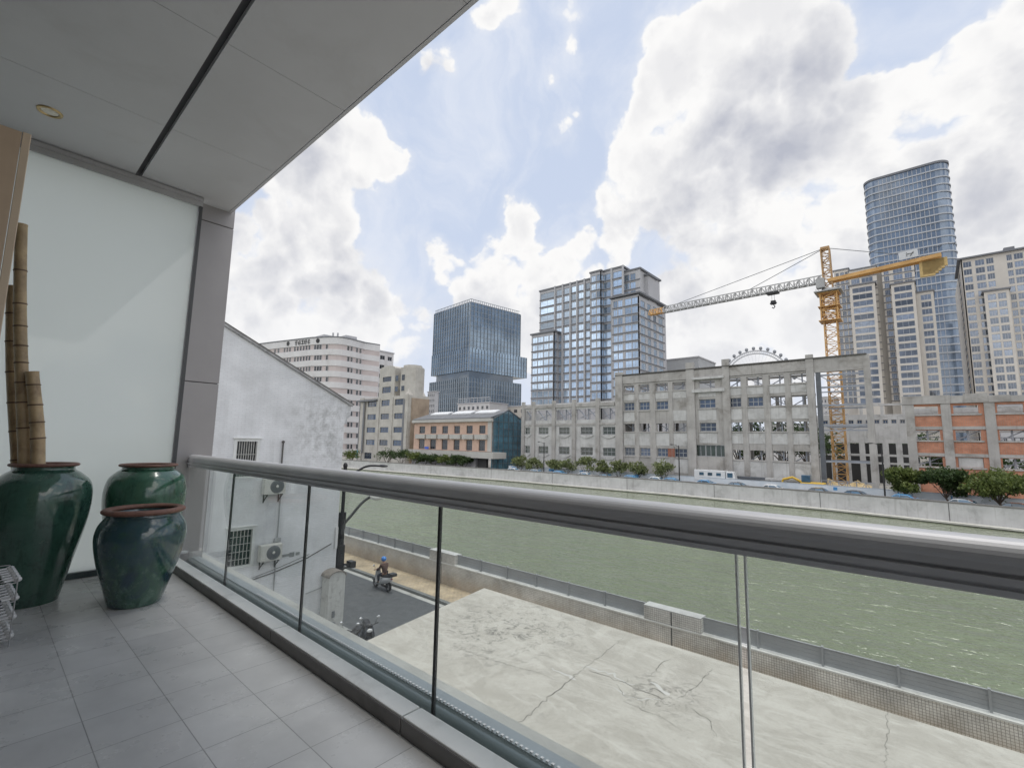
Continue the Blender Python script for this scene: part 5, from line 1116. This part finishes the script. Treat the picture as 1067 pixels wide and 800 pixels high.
aM = vol(T, 562, 615, 150, 172, Zt(590,297.5), [(563,577),(579.5,585.3),(587.5,593.6),(595.4,600.4),(602.6,608.4),(610.3,614.5)])
aB = vol(T, 615.2, 626.5, 147.8, 172, Zt(620,284,147.8), [(616.2,621),(621.8,625.6)])
aC = vol(T, 626.6, 650, 149.6, 172, Zt(640,280.6,149.6), [(628.4,637),(639.2,649)])
aE = vol(T, 638.2, 666, 147, 170, Zt(652,308.5,147), [(639.2,643.5),(644.1,648.8),(651.4,658),(658.6,664.8)], over=.9)
aP = vol(T, 650.1, 668, 151, 168, Zt(655,283,151), [(651,656.5),(657.5,663)])
fs = FZ(aE[1], 1); ys = lambda px: atx(px,350,aE[1]).y; yb = ys(692.3); zs = Zt(666,308,147)
T.face(fs, 147, yb, zs, [(ys(u),ys(v)) for u,v in ((668,672.5),(675,678.4),(681,684.2),(686.5,690.8))])
T.roof.box(aE[0],aE[1]+.6,147,yb+.4,zs+.61,zs+1.0)
T.walls.box(aP[1]-6,aP[1]+1.2,155,yb-6,zs-1,Zt(676,290,158)); T.roof.box(aP[1]-6.5,aP[1]+1.8,154.5,yb-5.5,Zt(676,290,158)+.003,Zt(676,290,158)+.6)
for (a,c,Y,zt) in ((aA[0],aA[1],146.5,Zt(566,347.5,146.5)),(aB[0],aB[1],147.8,Zt(620,284,147.8))): T.face(FZ(c,1), Y, Y+2.1, zt, [(Y+.4,Y+1.8)])
for px in (578.3,586.4,594.4,601.5,609.3): x = X(px); T.walls.obox(FX(150),x-.3,x+.3,0,Zt(590,297.5)+.8,.0,.45)
for px in (627.4,638,650): x = X(px,149.6); T.walls.obox(FX(149.6),x-.35,x+.35,0,Zt(640,280.6,149.6)+.7,.0,.4)
T.done(nx=2, fw=.07)
# beige towers on the right
def Xy(px,Y,py): return aty(px,py,Y).x
pitch = Zt(930,340,258)-Zt(930,347.4,258)
T = Tower('residential_tower', (Xy(920,262,350),265,GF), 'beige residential tower behind the crane mast with two projecting window bays', [stone,slabd,slabd,fr_l,bgl2], pitch, Zt(930,425,258))
vol(T, 873, 889, 262, 280, Zt(880,281,262), [(875,878.5),(880,884),(885,888)]); vol(T, 889.1, 918.5, 261, 280, Zt(905,279,261), [(891,900),(902,914)])
vol(T, 888.7, 915.8, 256, 275, Zt(902,296,256), [(891.5,912.6)], over=.5, band=False); T.walls.box(Xy(918.6,264,350),Xy(924,264,350),264,280,0,Zt(920,281,264))
vol(T, 924, 959, 261, 280, Zt(941,275,261), [(926,931.5),(936,946),(948,956)]); vol(T, 932.6, 957.8, 256, 275, Zt(945,294.5,256), [(935.5,954.6)], over=.5, band=False); vol(T, 958, 977, 258.5, 276, Zt(967,303.7,258.5), [(963,974)], over=.4, band=False)
T.done(nx=3, nz=1, fw=.09)
T = Tower('residential_tower', (Xy(1040,257,350),262,GF), 'beige residential tower cut off by the right edge, its narrow left side pale', [stone,slabd,slabd,fr_l,bgl2], pitch, Zt(1030,425,255))
zT = Zt(1030,266,255); a = vol(T, 1009, 1100, 255, 282, zT, [(1011,1020),(1024,1034),(1036,1044),(1058,1064),(1066,1076),(1080,1088)], over=1.0, band=False); vol(T, 1030, 1057, 251, 270, Zt(1043,302,251), [(1033.5,1042.5),(1044.5,1053.5)], over=.5, band=False)
T.face(FZ(a[0],-1), -atx(999.5,350,a[0]).y, -255, zT, [(-atx(1004.5,350,a[0]).y,-atx(1006.5,350,a[0]).y)], band=False); T.roof.box(Xy(1052,258,300),Xy(1064,258,300),262,270,zT+.6,zT+4)
T.done(nx=3, nz=1, fw=.09)
# tall rounded glass tower
Yg = 335.0; zg = aty(949,177.5,Yg).z; x0, x1 = Xy(908.3,Yg,300), Xy(1001.5,Yg,300); rr = 5.0; dp = 26
poly = []
for cx_0, cy_0, a0 in ((x0+rr,Yg+rr,180),(x1-rr*1.15,Yg+rr*1.15,270),(x1-rr*1.15,Yg+dp-rr,0),(x0+rr,Yg+dp-rr,90)):
    r_ = rr*1.15 if a0 == 270 else rr
    for k in range(9): a_ = R_(a0+90*k/8); poly.append((cx_0+r_*math.cos(a_),cy_0+r_*math.sin(a_)))
gt = thing('glass_tower', ((x0+x1)/2,Yg+13,GF), 'tallest tower, blue glass with rounded ends and pale floor bands', 'tower')
tgl = facade_glass('tall_tower_glass', (.085,.115,.16), .07, .4, .08, spec=.9, metal=.25); bandm = M('pale_band', (.40,.42,.45), .5, .08, .1); pg_ = Zt(949,250,Yg)-Zt(949,257.7,Yg)
b = MB(); b.prism(poly, 0, zg, 0); b.build('curtain_wall', tgl, gt)
cxm, cym = (x0+x1)/2, Yg+dp/2
def ring(b, z0, z1, off, mi=0):
    p2 = []
    n = len(poly)
    for i in range(n):
        t_ = Vector((poly[(i+1)%n][0]-poly[i-1][0],poly[(i+1)%n][1]-poly[i-1][1])).normalized(); p2.append((poly[i][0]+t_.y*off,poly[i][1]-t_.x*off))
    b.prism(p2, z0, z1, mi)
k = 0; z = zg-pg_
while z > 20:
    b = MB(); ring(b, z, z+pg_*.13, .45); ring(b, z+pg_*.135, z+pg_*.2, .2); b.build('floor_band', bandm, gt); z -= pg_
b = MB(); ring(b, zg+.003, zg+1.2, .5); b.build('parapet', slabd, gt)
b = MB(); f = FX(Yg); zz = lambda py: aty(949,py,Yg).z
for kx_ in range(1,14): xx = x0+rr+(x1-x0-2.15*rr)*kx_/14; b.obox(f,xx-.12,xx+.12,20,zg-.5,.002,.22)
b.build('mullion', fr_l, gt); b = MB(); b.box(cxm-9,cxm+1,Yg+8,Yg+9,zg+1.2,zg+2.2); b.bar((cxm-6,Yg+8.5,zg+2),(cxm+3,Yg+8.5,zg+4.5),.5); b.build('roof_gantry', steel, gt)
# dark glass office block with shifted storeys
B0 = atd(490.6,314.7,372); Hh = B0.z; A0 = atz(452.8,327.3,Hh); C0 = atz(542.4,328.0,Hh)
gb_ = thing('office_block', (B0.x,B0.y+20,GF), 'dark blue glass office block of shifted boxes, left of the apartment tower', 'office block')
ogl = facade_glass('office_glass', (.16,.22,.29), .05, .35, .06, spec=.9, metal=.5); ogd = facade_glass('office_glass_dark', (.035,.055,.08), .05, .3, .06, spec=.8); mul = M('mullion_metal', (.24,.27,.30), .5, .06)
fa, fb = Fac((A0.x,A0.y),(B0.x-A0.x,B0.y-A0.y)), Fac((B0.x,B0.y),(C0.x-B0.x,C0.y-B0.y)); LA, LB = math.hypot(B0.x-A0.x,B0.y-A0.y), math.hypot(C0.x-B0.x,C0.y-B0.y)
zo = lambda py: atd(490.6,py,372).z
def mass(name, l0, l1, z0, z1, gm, spacing, grow=0.0, floors=True):
    """l0: shift of the left end, l1: shift of the right end, along the two faces"""
    pA = fa.pt(l0,0,grow); pB = B0+(fa.n+fb.n)*grow*.8; pC = fb.pt(LB+l1,0,grow); pD = pA+(pC-pB)
    body = MB(); body.prism([(p.x,p.y) for p in (pA,pB,pC,pD)], z0, z1); o = body.build(name, gm, gb_)
    if not spacing: return
    b = MB()
    for P,Q in ((pA,pB),(pB,pC)):
        f = Fac((P.x,P.y),(Q.x-P.x,Q.y-P.y)); L = math.hypot(Q.x-P.x,Q.y-P.y); n = max(2,int(L/spacing))
        for k in range(n+1): s = L*k/n; b.obox(f, s-.13, s+.13, z0, z1, .003, .5)
        if floors:
            z = z0+2
            while z < z1-1: b.obox(f, 0, L, z, z+.35, .003, .12); z += 4.1
    b.build('mullion', mul, o)
mass('upper_mass', 0, 0, zo(362.5), Hh, ogl, 3.4); mass('crown', 0.5, -.5, Hh+.003, Hh+.5, slabd, 0)
b = MB()
for f,L in ((fa,LA),(fb,LB)):
    for k in range(int(L/2.2)): b.obox(f, 1+k*2.2, 1.35+k*2.2, Hh+.5, Hh+3.0, -.8, -.5)
    b.obox(f, .4, L-.4, Hh+2.8, Hh+3.1, -.85, -.45)
b.build('roof_screen', mul, gb_)
mass('middle_mass', 0, 7.5, zo(386), zo(362.6), ogl, 3.0, .6); mass('recess', 6, -7, zo(393), zo(386.1), ogd, 0, -.5); mass('lower_mass', -2.5, 1.5, 0, zo(393.1), ogl, 2.8, .3)
# white curved block on the left
Kp = atd(346,351.3,236); Hk = Kp.z; rp = [(270,358.8),(282.6,357.2),(325.4,352.2),(342,351.4),(347,351.35),(352,351.5),(357,352.0),(362,352.9),(366,353.7),(380.5,357.4)]
fp = [atz(px,py,Hk) for px,py in rp]; wb = thing('curved_white_block', (Kp.x,Kp.y+20,GF), 'white and pale pink banded block with a rounded corner, rising behind the white gable house', 'building')
whp = M('white_paint', (.62,.61,.61), .7, .06, .2, dirt=(.45,.43,.42), dirt_scale=.1); pnk = M('pink_paint', (.52,.455,.44), .75, .08, .2); wdk = facade_glass('narrow_window_glass', (.03,.032,.036), .1)
back = Vector((fp[-1].x-fp[3].x, fp[-1].y-fp[3].y,0)).normalized()*40
def outline(off):
    out = []; n = len(fp)
    for i in range(n):
        t_ = (fp[min(i+1,n-1)]-fp[max(i-1,0)]); t_ = Vector((t_.x,t_.y)).normalized(); out.append((fp[i].x+t_.y*off, fp[i].y-t_.x*off))
    e = fp[-1]+back*.2; s_ = fp[0]+back; return out+[(e.x,e.y),(s_.x,s_.y)]
ph = atd(346,351.3,236).z-atd(346,362.6,236).z
b = MB(); b.prism(outline(-.35), 0, Hk-.1); b.build('wall', pnk, wb)
zt_ = Hk; z = Hk-ph*.62; b = MB(); b.prism(outline(0), z, Hk); b.build('parapet_band', whp, wb); wl_ = []
facs = [Fac((p.x,p.y),(q.x-p.x,q.y-p.y)) for p,q in zip(fp,fp[1:])]
def onfac(i, px, py):
    d = ray(px,py); p = fp[i]; u = facs[i].u; det = -d.x*u.y+d.y*u.x; t_ = (-p.x*u.y+p.y*u.x)/det; return (Vector((d.x*t_,d.y*t_,0))-Vector((p.x,p.y,0))).dot(u)
WP = [(1,p_) for p_ in (287,290.5,296.8,299.6,302.4,307.5,310.5,313.5,316.5,319.5,322.4)]+[(2,p_) for p_ in (328.5,331.3,334,340.6)]+[(8,p_) for p_ in (367.2,373,376.6)]+[(7,363.8)]
for k in range(11):
    z1_ = Hk-ph*.62-k*ph; z0_ = z1_-ph*.47
    b = MB(); b.prism(outline(.0), z0_-ph*.53+.0, z0_); b.build('floor_band', whp, wb)
    for i,p_ in WP: s = onfac(i,p_,355+k*11); wl_.append((facs[i],s-.62,s+.62,z0_+.06,z1_-.12,-.22))
add_windows(wb, wl_, [fr_l,wdk], 100, nx=1, fw=.10, dep=.2)
b = MB(); b.prism([(p[0],p[1]) for p in outline(.25)], Hk+.003, Hk+.5); b.build('coping', slabd, wb)
p = atz(334,349.8,Hk+1); b = MB(); rd_ = Vector((fp[3].x,fp[3].y,0)).normalized(); c_ = fp[3].lerp(fp[2],.35)+rd_*14; b.box(c_.x-6,c_.x+7,c_.y-3,c_.y+3,Hk+.5,Hk+3); e_ = fp[7]+rd_*14; b.box(e_.x-5,e_.x+5,e_.y-3,e_.y+3,Hk+.5,Hk+3.5)
for g_k in (4,5): p_k = fp[g_k]+rd_*4; b.bar((p_k.x,p_k.y,Hk+.5),(p_k.x,p_k.y,Hk+3),.6)
b.build('roof_house', stone2, wb)
b = MB(); rnd = random.Random(2)                                  # worn lettering high on the wall, too worn to read
for k,pxs in enumerate((308.6,312,315.2,318.4,321.6)):
    s = onfac(1,pxs,359.5); zc_ = Hk-ph*.30
    for j in range(3): b.obox(facs[1], s-.95, s+.95, zc_-.9+j*.8, zc_-.62+j*.8, .002, .12) if (j+k)%3 else b.obox(facs[1], s-.5, s+.6, zc_-.9+j*.8, zc_-.62+j*.8, .002, .12)
    b.obox(facs[1], s-.16+.3*(k%2), s+.14+.3*(k%2), zc_-1.2, zc_+1.2, .13, .2)
    if k%2: b.obox(facs[1], s-.9, s-.65, zc_-1.0, zc_+.6, .13, .2)
for i,pxs in ((1,300.4),(2,331.2)):
    s = onfac(i,pxs,357); zc_ = Hk-ph*.28; P_ = [facs[i].pt(s+1.0*math.cos(R_(a_)), zc_+1.15*math.sin(R_(a_)), .03) for a_ in range(0,360,30)]; b.add(P_+[q+facs[i].n*.15 for q in P_],[tuple(range(12,24))]+[(k,(k+1)%12,(k+1)%12+12,k+12) for k in range(12)])
b.each('wall_lettering', black, wb)
w0 = atd(381.2,363.2,262); w1 = atz(410.3,369.0,w0.z); du_ = Vector((w1.x-w0.x,w1.y-w0.y,0)).normalized(); fw_ = Fac((w0.x-du_.x*8,w0.y-du_.y*8),(du_.x,du_.y)); Lw = math.hypot(w1.x-fw_.O.x,w1.y-fw_.O.y)
ww = thing('white_block', (w1.x,w1.y,GF), 'plain white block with square dark windows behind the curved one, over the art deco tower', 'building')
def onf(fac,px,py): d = ray(px,py); u = fac.u; det = -d.x*u.y+d.y*u.x; t_ = (-fac.O.x*u.y+fac.O.y*u.x)/det; return (Vector((d.x*t_,d.y*t_,0))-fac.O).dot(u)
ops = []; pr_ = w0.z-atd(381.2,373.2,262).z
for k in range(9):
    z1_ = w0.z-pr_*.38-k*pr_
    for a_,c_ in ((382,385.6),(387.6,392.4),(396,401),(404,408.4)): ops.append((onf(fw_,a_,375),onf(fw_,c_,375),z1_-pr_*.45,z1_))
b = MB(); b.gridwall(fw_, 0, Lw, 0, w0.z, ops, .4, back=False); e = fw_.pt(Lw,0); s_ = fw_.pt(0,0); b.prism([tuple((q_-fw_.n*o_)[:2]) for q_,o_ in ((s_,.41),(e,.41),(e,16),(s_,16))],0,w0.z-.01); b.build('wall', whp, ww)
b = MB(); b.obox(fw_, -.3, Lw+.3, w0.z+.003, w0.z+.7, -14, .35); b.build('coping', stone2, ww); add_windows(ww, [(fw_,o[0]+.02,o[1]-.02,o[2]+.02,o[3]-.02,-.2) for o in ops], [fr_l,wdk], 100, nx=2, fw=.12)
# art deco house
Yd = 100.0; fD = FX(Yd); dX = lambda px,py=445: aty(px,py,Yd).x; dZ = lambda py,px=400: aty(px,py,Yd).z
dcm = M('deco_render', (.46,.44,.405), .85, .12, .3, dirt=(.3,.27,.23), dirt_scale=.25, streak=.25); dbr = M('brown_render', (.34,.27,.205), .9, .2, .35, dirt=(.22,.17,.13), dirt_scale=.3, streak=.35)
de = thing('art_deco_house', (dX(400),Yd+8,GF), 'buff art deco house with a stepped central tower, beside the peach building', 'building')
CD = [(382,391),(396,404.6),(410,419)]; RD = [(416.8,423),(431,436.8),(445,450.6),(458.2,464)]
ops = [(dX(a_),dX(c_),dZ(v),dZ(u)) for a_,c_ in CD for u,v in RD]+[(dX(381),dX(388.5),dZ(479),dZ(472.3))]; zd = dZ(413.6); xd0, xd1 = dX(375.5), dX(425.3)
b = MB(); b.gridwall(fD, xd0, xd1, GF, zd, ops, .5, back=False); yb_ = atx(446,440,xd1).y; b.box(xd0,xd1-.01,Yd+.5,yb_,GF,zd-.01); b.build('wall', dcm, de)
b = MB()
for px in (393.5,407.4): b.obox(fD, dX(px)-.8, dX(px)+.8, GF, zd-.3, .0, .35)
for px in (376.6,422.6): b.obox(fD, dX(px)-1.3, dX(px)+1.3, GF, zd+.3, .0, .5)
b.each('pier', dcm, de); b = MB()
for px in (379.4,421): b.obox(fD, dX(px)-.5, dX(px)+.5, GF+3, dZ(417.5), .51, .6)
b.obox(fD, xd0-1.2, dX(393), dZ(417.2), dZ(415.4), .36, 1.4); b.each('dark_downpipe', slabd, de)
add_windows(de, [(fD,o[0]+.02,o[1]-.02,o[2]+.02,o[3]-.02,-.25) for o in ops], [fr_d,wglass], nx=3, nz=2, fw=.12)
b = MB(); b.box(xd1,xd1+.3,Yd+.9,yb_,GF,zd-1.0); b.build('side_wall', dbr, de)
t0, t1 = dX(395.2,400), dX(411,400); zt2 = dZ(381)
def twin(fac, a_, c_, z0, z1, zl, name):
    w_ = [(u,v,dZ(q),dZ(p)) for u,v in [(a_+(c_-a_)*.22,a_+(c_-a_)*.78)] for p,q in ((393,398),(403.3,409.6))]; b = MB(); b.gridwall(fac, a_, c_, z0, z1, w_, .4, back=False); return b, w_
b, w1_ = twin(fD, t0, t1, zd+.003, zt2-1.5, 0, ''); b.box(t0,t1,Yd+.4,Yd+7,zd+.003,zt2-1.51)
n = 10; arc = [(t0+(t1-t0)*(.5-.5*math.cos(math.pi*k/n)), zt2-1.5+1.2*math.sin(math.pi*k/n)) for k in range(n+1)]; b.add([fD.pt(s,z,0) for s,z in arc]+[fD.pt(s,z,-6) for s,z in arc],[tuple(range(n+1)),tuple(range(2*n+1,n,-1))]+[(k,n+1+k,n+2+k,k+1) for k in range(n)]); b.build('tower_wall', dcm, de)
b = MB(); q0 = dX(411.2,400); q1 = dX(426.5,400); cxo = (q0+q1)/2+.6; r_ = (q1-q0)/2-.1; zo_ = dZ(385.5); b.prism([(cxo+r_*math.cos(R_(22.5+45*k)),Yd+4.2+r_*math.sin(R_(22.5+45*k))) for k in range(8)], zd+.003, zo_); b.prism([(cxo+r_*.8*math.cos(R_(22.5+45*k)),Yd+4.2+r_*.8*math.sin(R_(22.5+45*k))) for k in range(8)], zo_+.002, zo_+.9); b.build('octagon_turret', dcm, de)
w2_ = []
for a_ in (247.5,292.5):
    pass
yo = Yd+4.2-r_*math.cos(R_(22.5)); fo = FX(yo)
for px in (413.4,420): x = aty(px,400,yo).x; w2_ += [(fo,x-.85,x+.85,dZ(398.5),dZ(393),.1),(fo,x-.85,x+.85,dZ(409),dZ(404),.1)]
add_windows(de, [(fD,o[0]+.02,o[1]-.02,o[2]+.02,o[3]-.02,-.2) for o in w1_]+w2_, [fr_d,wglass], nx=3, nz=2, fw=.1)
b = MB()
for px in (433.5,441): 
    v = aty(px,409,yb_-2 if px > 435 else yb_-7.5); x = xd1-2; b.add([(x-1.6,v.y-1.6,zd-1),(x+1.6,v.y-1.6,zd-1),(x+1.6,v.y+1.6,zd-1),(x-1.6,v.y+1.6,zd-1),(x,v.y,zd+3.2)],[(0,1,4),(1,2,4),(2,3,4),(3,0,4)])
b.each('pyramid_finial', dcm, de)
# peach house with glass gable
Yp = 98.0; fP = FX(Yp); pX = lambda px,py=455: aty(px,py,Yp).x; pZ = lambda py,px=472: aty(px,py,Yp).z
pea = brick_mat('peach_brick', (.53,.37,.29), (.49,.33,.26), (.46,.35,.29), .6, .2, .02, 'XZ', .5, .85, cvar=.3, bump=.05); pgr = M('pale_trim', (.42,.41,.39), .8, .1, .4); slate = M('slate_roof', (.13,.135,.145), .7, .15, .5)
pe = thing('peach_house', (pX(472),Yp+6,GF), 'peach house with a grey roof, white skylights and a blue glass gable end', 'building'); xp0, xp1 = pX(431.3), pX(512.5)
CP = [(436.6,442.6),(448.3,454.4),(460.4,466.5),(472.8,479),(485.8,492.2),(499,505.6)]
ops = [(pX(a_),pX(c_),pZ(v),pZ(u)) for a_,c_ in CP for u,v in ((443.6,451.6),(458,468.6))]; ze = pZ(439.8)
b = MB(); b.gridwall(fP, xp0, xp1, pZ(469.3), ze, ops, .5, back=False); Yb2 = atx(543.3,455,xp1).y; b.box(xp0,xp1-.4,Yp+.5,Yb2,pZ(469.3),ze-.01); b.build('wall', pea, pe)
add_windows(pe, [(fP,o[0]+.02,o[1]-.02,o[2]+.02,o[3]-.02,-.25) for o in ops], [fr_d,wdk], nx=3, nz=2, fw=.12)
b = MB()
for a_,c_ in CP: b.obox(fP, pX(a_)-1.0, pX(c_)+1.0, pZ(457.2), pZ(452.6), .002, .9)
b.each('balcony', pgr, pe); b = MB(); b.obox(fP, xp0-1.5, xp1+3, pZ(475.5), pZ(469.6), -3, 2.6); b.build('base_slab', pgr, pe); b = MB(); b.obox(fP, xp0, xp1-6, GF, pZ(475.6), -4, .5); b.build('ground_floor', stone2, pe)
b = MB(); b.obox(fP, pX(500), pX(509), GF, pZ(475.8), -.2, .6); b.build('dark_entrance', dark, pe)
b = MB(); b.obox(fP, xp0-.5, xp1+.3, ze+.003, ze+.9, -.5, .8); b.obox(fP, xp1-1.6, xp1-.05, pZ(469), ze-.003, .003, .15); b.build('eaves', pgr, pe)
Ym = (Yp+Yb2)/2; zrg = aty(526.5,428.2,Ym).z; b = MB()
b.hexa([(xp0-.3,Yp-.5,ze+.91),(xp1-.3,Yp-.5,ze+.91),(xp1-.3,Ym,zrg-.3),(xp0-.3,Ym,zrg-.3),(xp0-.3,Yp-.5,ze+1.2),(xp1-.3,Yp-.5,ze+1.2),(xp1-.3,Ym,zrg),(xp0-.3,Ym,zrg)]); b.hexa([(xp0-.3,Ym+.01,zrg-.3),(xp1-.3,Ym+.01,zrg-.3),(xp1-.3,Yb2+.4,ze+.91),(xp0-.3,Yb2+.4,ze+.91),(xp0-.3,Ym+.01,zrg),(xp1-.3,Ym+.01,zrg),(xp1-.3,Yb2+.4,ze+1.2),(xp0-.3,Yb2+.4,ze+1.2)]); rof = b.build('roof', slate, pe)
for a_,c_ in ((452,470),(474,494),(498,519)):
    x0_,x1_ = aty(a_,430,Ym-1).x, aty(c_,430,Ym-1).x; lr = lambda y: ze+1.2+(zrg-ze-1.2)*(y-Yp+.5)/(Ym-Yp+.5)
    b = MB(); b.hexa([(x0_,Ym-2.4,lr(Ym-2.4)+.05),(x1_,Ym-2.4,lr(Ym-2.4)+.05),(x1_,Ym-.1,zrg+.05),(x0_,Ym-.1,zrg+.05),(x0_,Ym-2.4,lr(Ym-2.4)+.45),(x1_,Ym-2.4,lr(Ym-2.4)+.45),(x1_,Ym-.1,zrg+.5),(x0_,Ym-.1,zrg+.5)]); b.build('skylight', M('skylight_white', (.62,.63,.64), .4, .05), rof)
ggl = facade_glass('gable_glass', (.04,.09,.12), .06, .5, .4); b = MB(); gpoly = [(Yp+.2,GF),(Yb2,GF),(Yb2,ze+.8),(Ym,zrg+.2),(Yp+.2,ze+.8)]
b.add([(xp1+.35,y,z) for y,z in gpoly]+[(xp1-.3,y,z) for y,z in gpoly],[tuple(range(5)),tuple(range(9,4,-1))]+[(i,(i+1)%5,(i+1)%5+5,i+5) for i in range(5)]); gg = b.build('glass_gable', ggl, pe)
b = MB(); n = 6
for k in range(n+1): y = Yp+.2+(Yb2-Yp-.2)*k/n; zt3 = ze+.8+(zrg-ze-.6)*(1-abs(y-Ym)/(Ym-Yp)); b.bar((xp1+.40,y,GF),(xp1+.40,y,zt3),.14)
z = GF+2
while z < ze+.5: b.bar((xp1+.41,Yp+.2,z),(xp1+.41,Yb2,z),.1); z += 2.0
for y0_ in (Yp+.2,Yb2): b.bar((xp1+.4,y0_,ze+.85),(xp1+.4,Ym,zrg+.25),.25)
b.build('gable_mullion', fr_d, gg)
b = MB(); b.obox(fP, pX(445.5), pX(449.5), pZ(468.6), pZ(466), .95, 1.05); b.build('blue_board', M('sign_blue', (.03,.09,.45), .5, .05), pe)
# pole with a blue board left of the deco house
v = aty(372.5,470,97); bp = thing('banner_pole', (v.x,97,GF), 'slim pole with a bright blue banner beside the lone shrub by the white gable', 'pole'); b = MB(); b.tube([(v.x,97,GF),(v.x,97,aty(372.5,420,97).z)],.16,8); b.build('pole', slabd, bp); b = MB(); b.box(v.x-.7,v.x+.5,96.7,96.8,1.2,aty(372.5,469,97).z); b.build('banner', M('banner_blue', (.08,.38,.62), .5, .05), bp)
# roof structure in front of the office block, low white and grey blocks further back
def plain(name, px0, px1, pyt, Y, dep, mat, label, py=None, cols=0, rows=0, gl=wdk, p=3.2):
    zt = aty((px0+px1)/2,pyt,Y).z; x0_,x1_ = aty(px0,pyt+5,Y).x, aty(px1,pyt+5,Y).x; th = thing(name, ((x0_+x1_)/2,Y+dep/2,GF), label, 'building'); f = FX(Y); ops = []
    for r in range(rows):
        for c in range(cols): w_ = (x1_-x0_)/cols; ops.append((x0_+w_*(c+.25),x0_+w_*(c+.75),zt-1.2-r*p-p*.5,zt-1.2-r*p))
    b = MB(); b.gridwall(f, x0_, x1_, 0, zt, ops, .3, back=False); b.box(x0_,x1_,Y+.3,Y+dep,0,zt-.01); b.build('wall', mat, th); b = MB(); b.box(x0_-.3,x1_+.3,Y-.3,Y+dep+.3,zt+.003,zt+.5); b.build('roof', stone2, th)
    add_windows(th, [(f,o[0]+.02,o[1]-.02,o[2]+.02,o[3]-.02,-.15) for o in ops], [fr_l,gl], 60, nx=2, fw=.1); return th, x0_, x1_, zt
corr = M('corrugated_grey', (.40,.41,.42), .6, .06, .3)
plain('grey_block', 693, 728, 374, 190, 20, corr, 'low grey ribbed block between the apartment tower and the ruin roof')
th_, xa_, xb_, zt_ = plain('rooftop_hall', 477, 510, 420.5, 150, 12, whp, 'small white hall with a roof frame below the dark glass office block', cols=7, rows=1)
b = MB()
for k in range(9): x = xa_+(xb_-xa_)*k/8; b.bar((x,150.2,zt_+.5),(x,150.2,zt_+2.6),.18)
b.bar((xa_,150.2,zt_+2.6),(xb_,150.2,zt_+2.6),.3); b.bar((xa_,150.2,zt_+1.6),(xb_,150.2,zt_+1.6),.15); b.build('roof_frame', fr_l, th_)
plain('grey_block', 445.5, 453, 408.5, 180, 3, stone2, 'small grey block peeking out right of the brown side wall', cols=4, rows=4); plain('white_block', 853, 878, 431, 230, 20, whp, 'far white block seen through the steel skeleton, left of the crane mast', cols=6, rows=5)
plain('white_block', 855, 869, 414, 300, 20, whp, 'farthest small white tower seen through the steel skeleton', cols=4, rows=8); plain('beige_block', 520, 548, 424, 165, 20, stone, 'beige block between the glass gable and the left ruin', cols=4, rows=3)
plain('white_block', 800, 858, 442, 260, 20, whp, 'low white block seen through the right windows of the ruin', cols=9, rows=3); plain('grey_block', 1040, 1120, 420, 220, 20, stone2, 'grey block behind the brick ruin at the right edge', cols=9, rows=5)
# ferris wheel
fwY = 470.0; cw = aty(788.5,396.5,fwY); Rw = (aty(823.5,396.5,fwY)-aty(753.5,396.5,fwY)).length/2; Rw = Rw*.98; fwh = thing('ferris_wheel', (cw.x,fwY,GF), 'big white ferris wheel, only its top arc showing over the ruin', 'ferris wheel')
vz = (Vector((cw.x,fwY,0))).normalized(); tx = Vector((vz.y,-vz.x,0)); wm = M('wheel_white', (.55,.56,.58), .5, .05); wc = lambda a_, r, o=0: cw+tx*(r*math.cos(a_))+Vector((0,0,r*math.sin(a_)))+vz*o
b = MB(); n = 96
for o in (-2,2):
    for k in range(n): b.bar(wc(2*math.pi*k/n,Rw,o),wc(2*math.pi*(k+1)/n,Rw,o),.55); b.bar(wc(2*math.pi*k/n,Rw*.91,o),wc(2*math.pi*(k+1)/n,Rw*.91,o),.5)
for k in range(n): b.bar(wc(2*math.pi*k/n,Rw,-2),wc(2*math.pi*k/n,Rw,2),.3); b.bar(wc(2*math.pi*k/n,Rw,0),wc(2*math.pi*(k+.5)/n,Rw*.91,0),.25)
b.build('rim', wm, fwh); b = MB()
for k in range(48): b.bar(cw,wc(2*math.pi*k/48,Rw*.91,0),.10)
b.build('spoke', wm, fwh); b = MB(); b.bar(cw-vz*4,cw+vz*4,4); b.build('hub', wm, fwh); b = MB()
for s in (-1,1):
    for o in (-1,1): b.bar(cw+vz*o*4,Vector((cw.x,fwY,GF))+tx*s*18+vz*o*12,1.5)
b.each('support_leg', wm, fwh); cab = M('cabin', (.24,.25,.27), .4, .1)
for k in range(32):
    p = wc(2*math.pi*(k+.25)/32,Rw*1.085,0); b = MB(); b.ball(p,2.0,0,10,7,(.75,.75,.9)); b.bar(p-Vector((0,0,2.0)),wc(2*math.pi*(k+.25)/32,Rw,0),.4); b.build('cabin', cab, fwh)
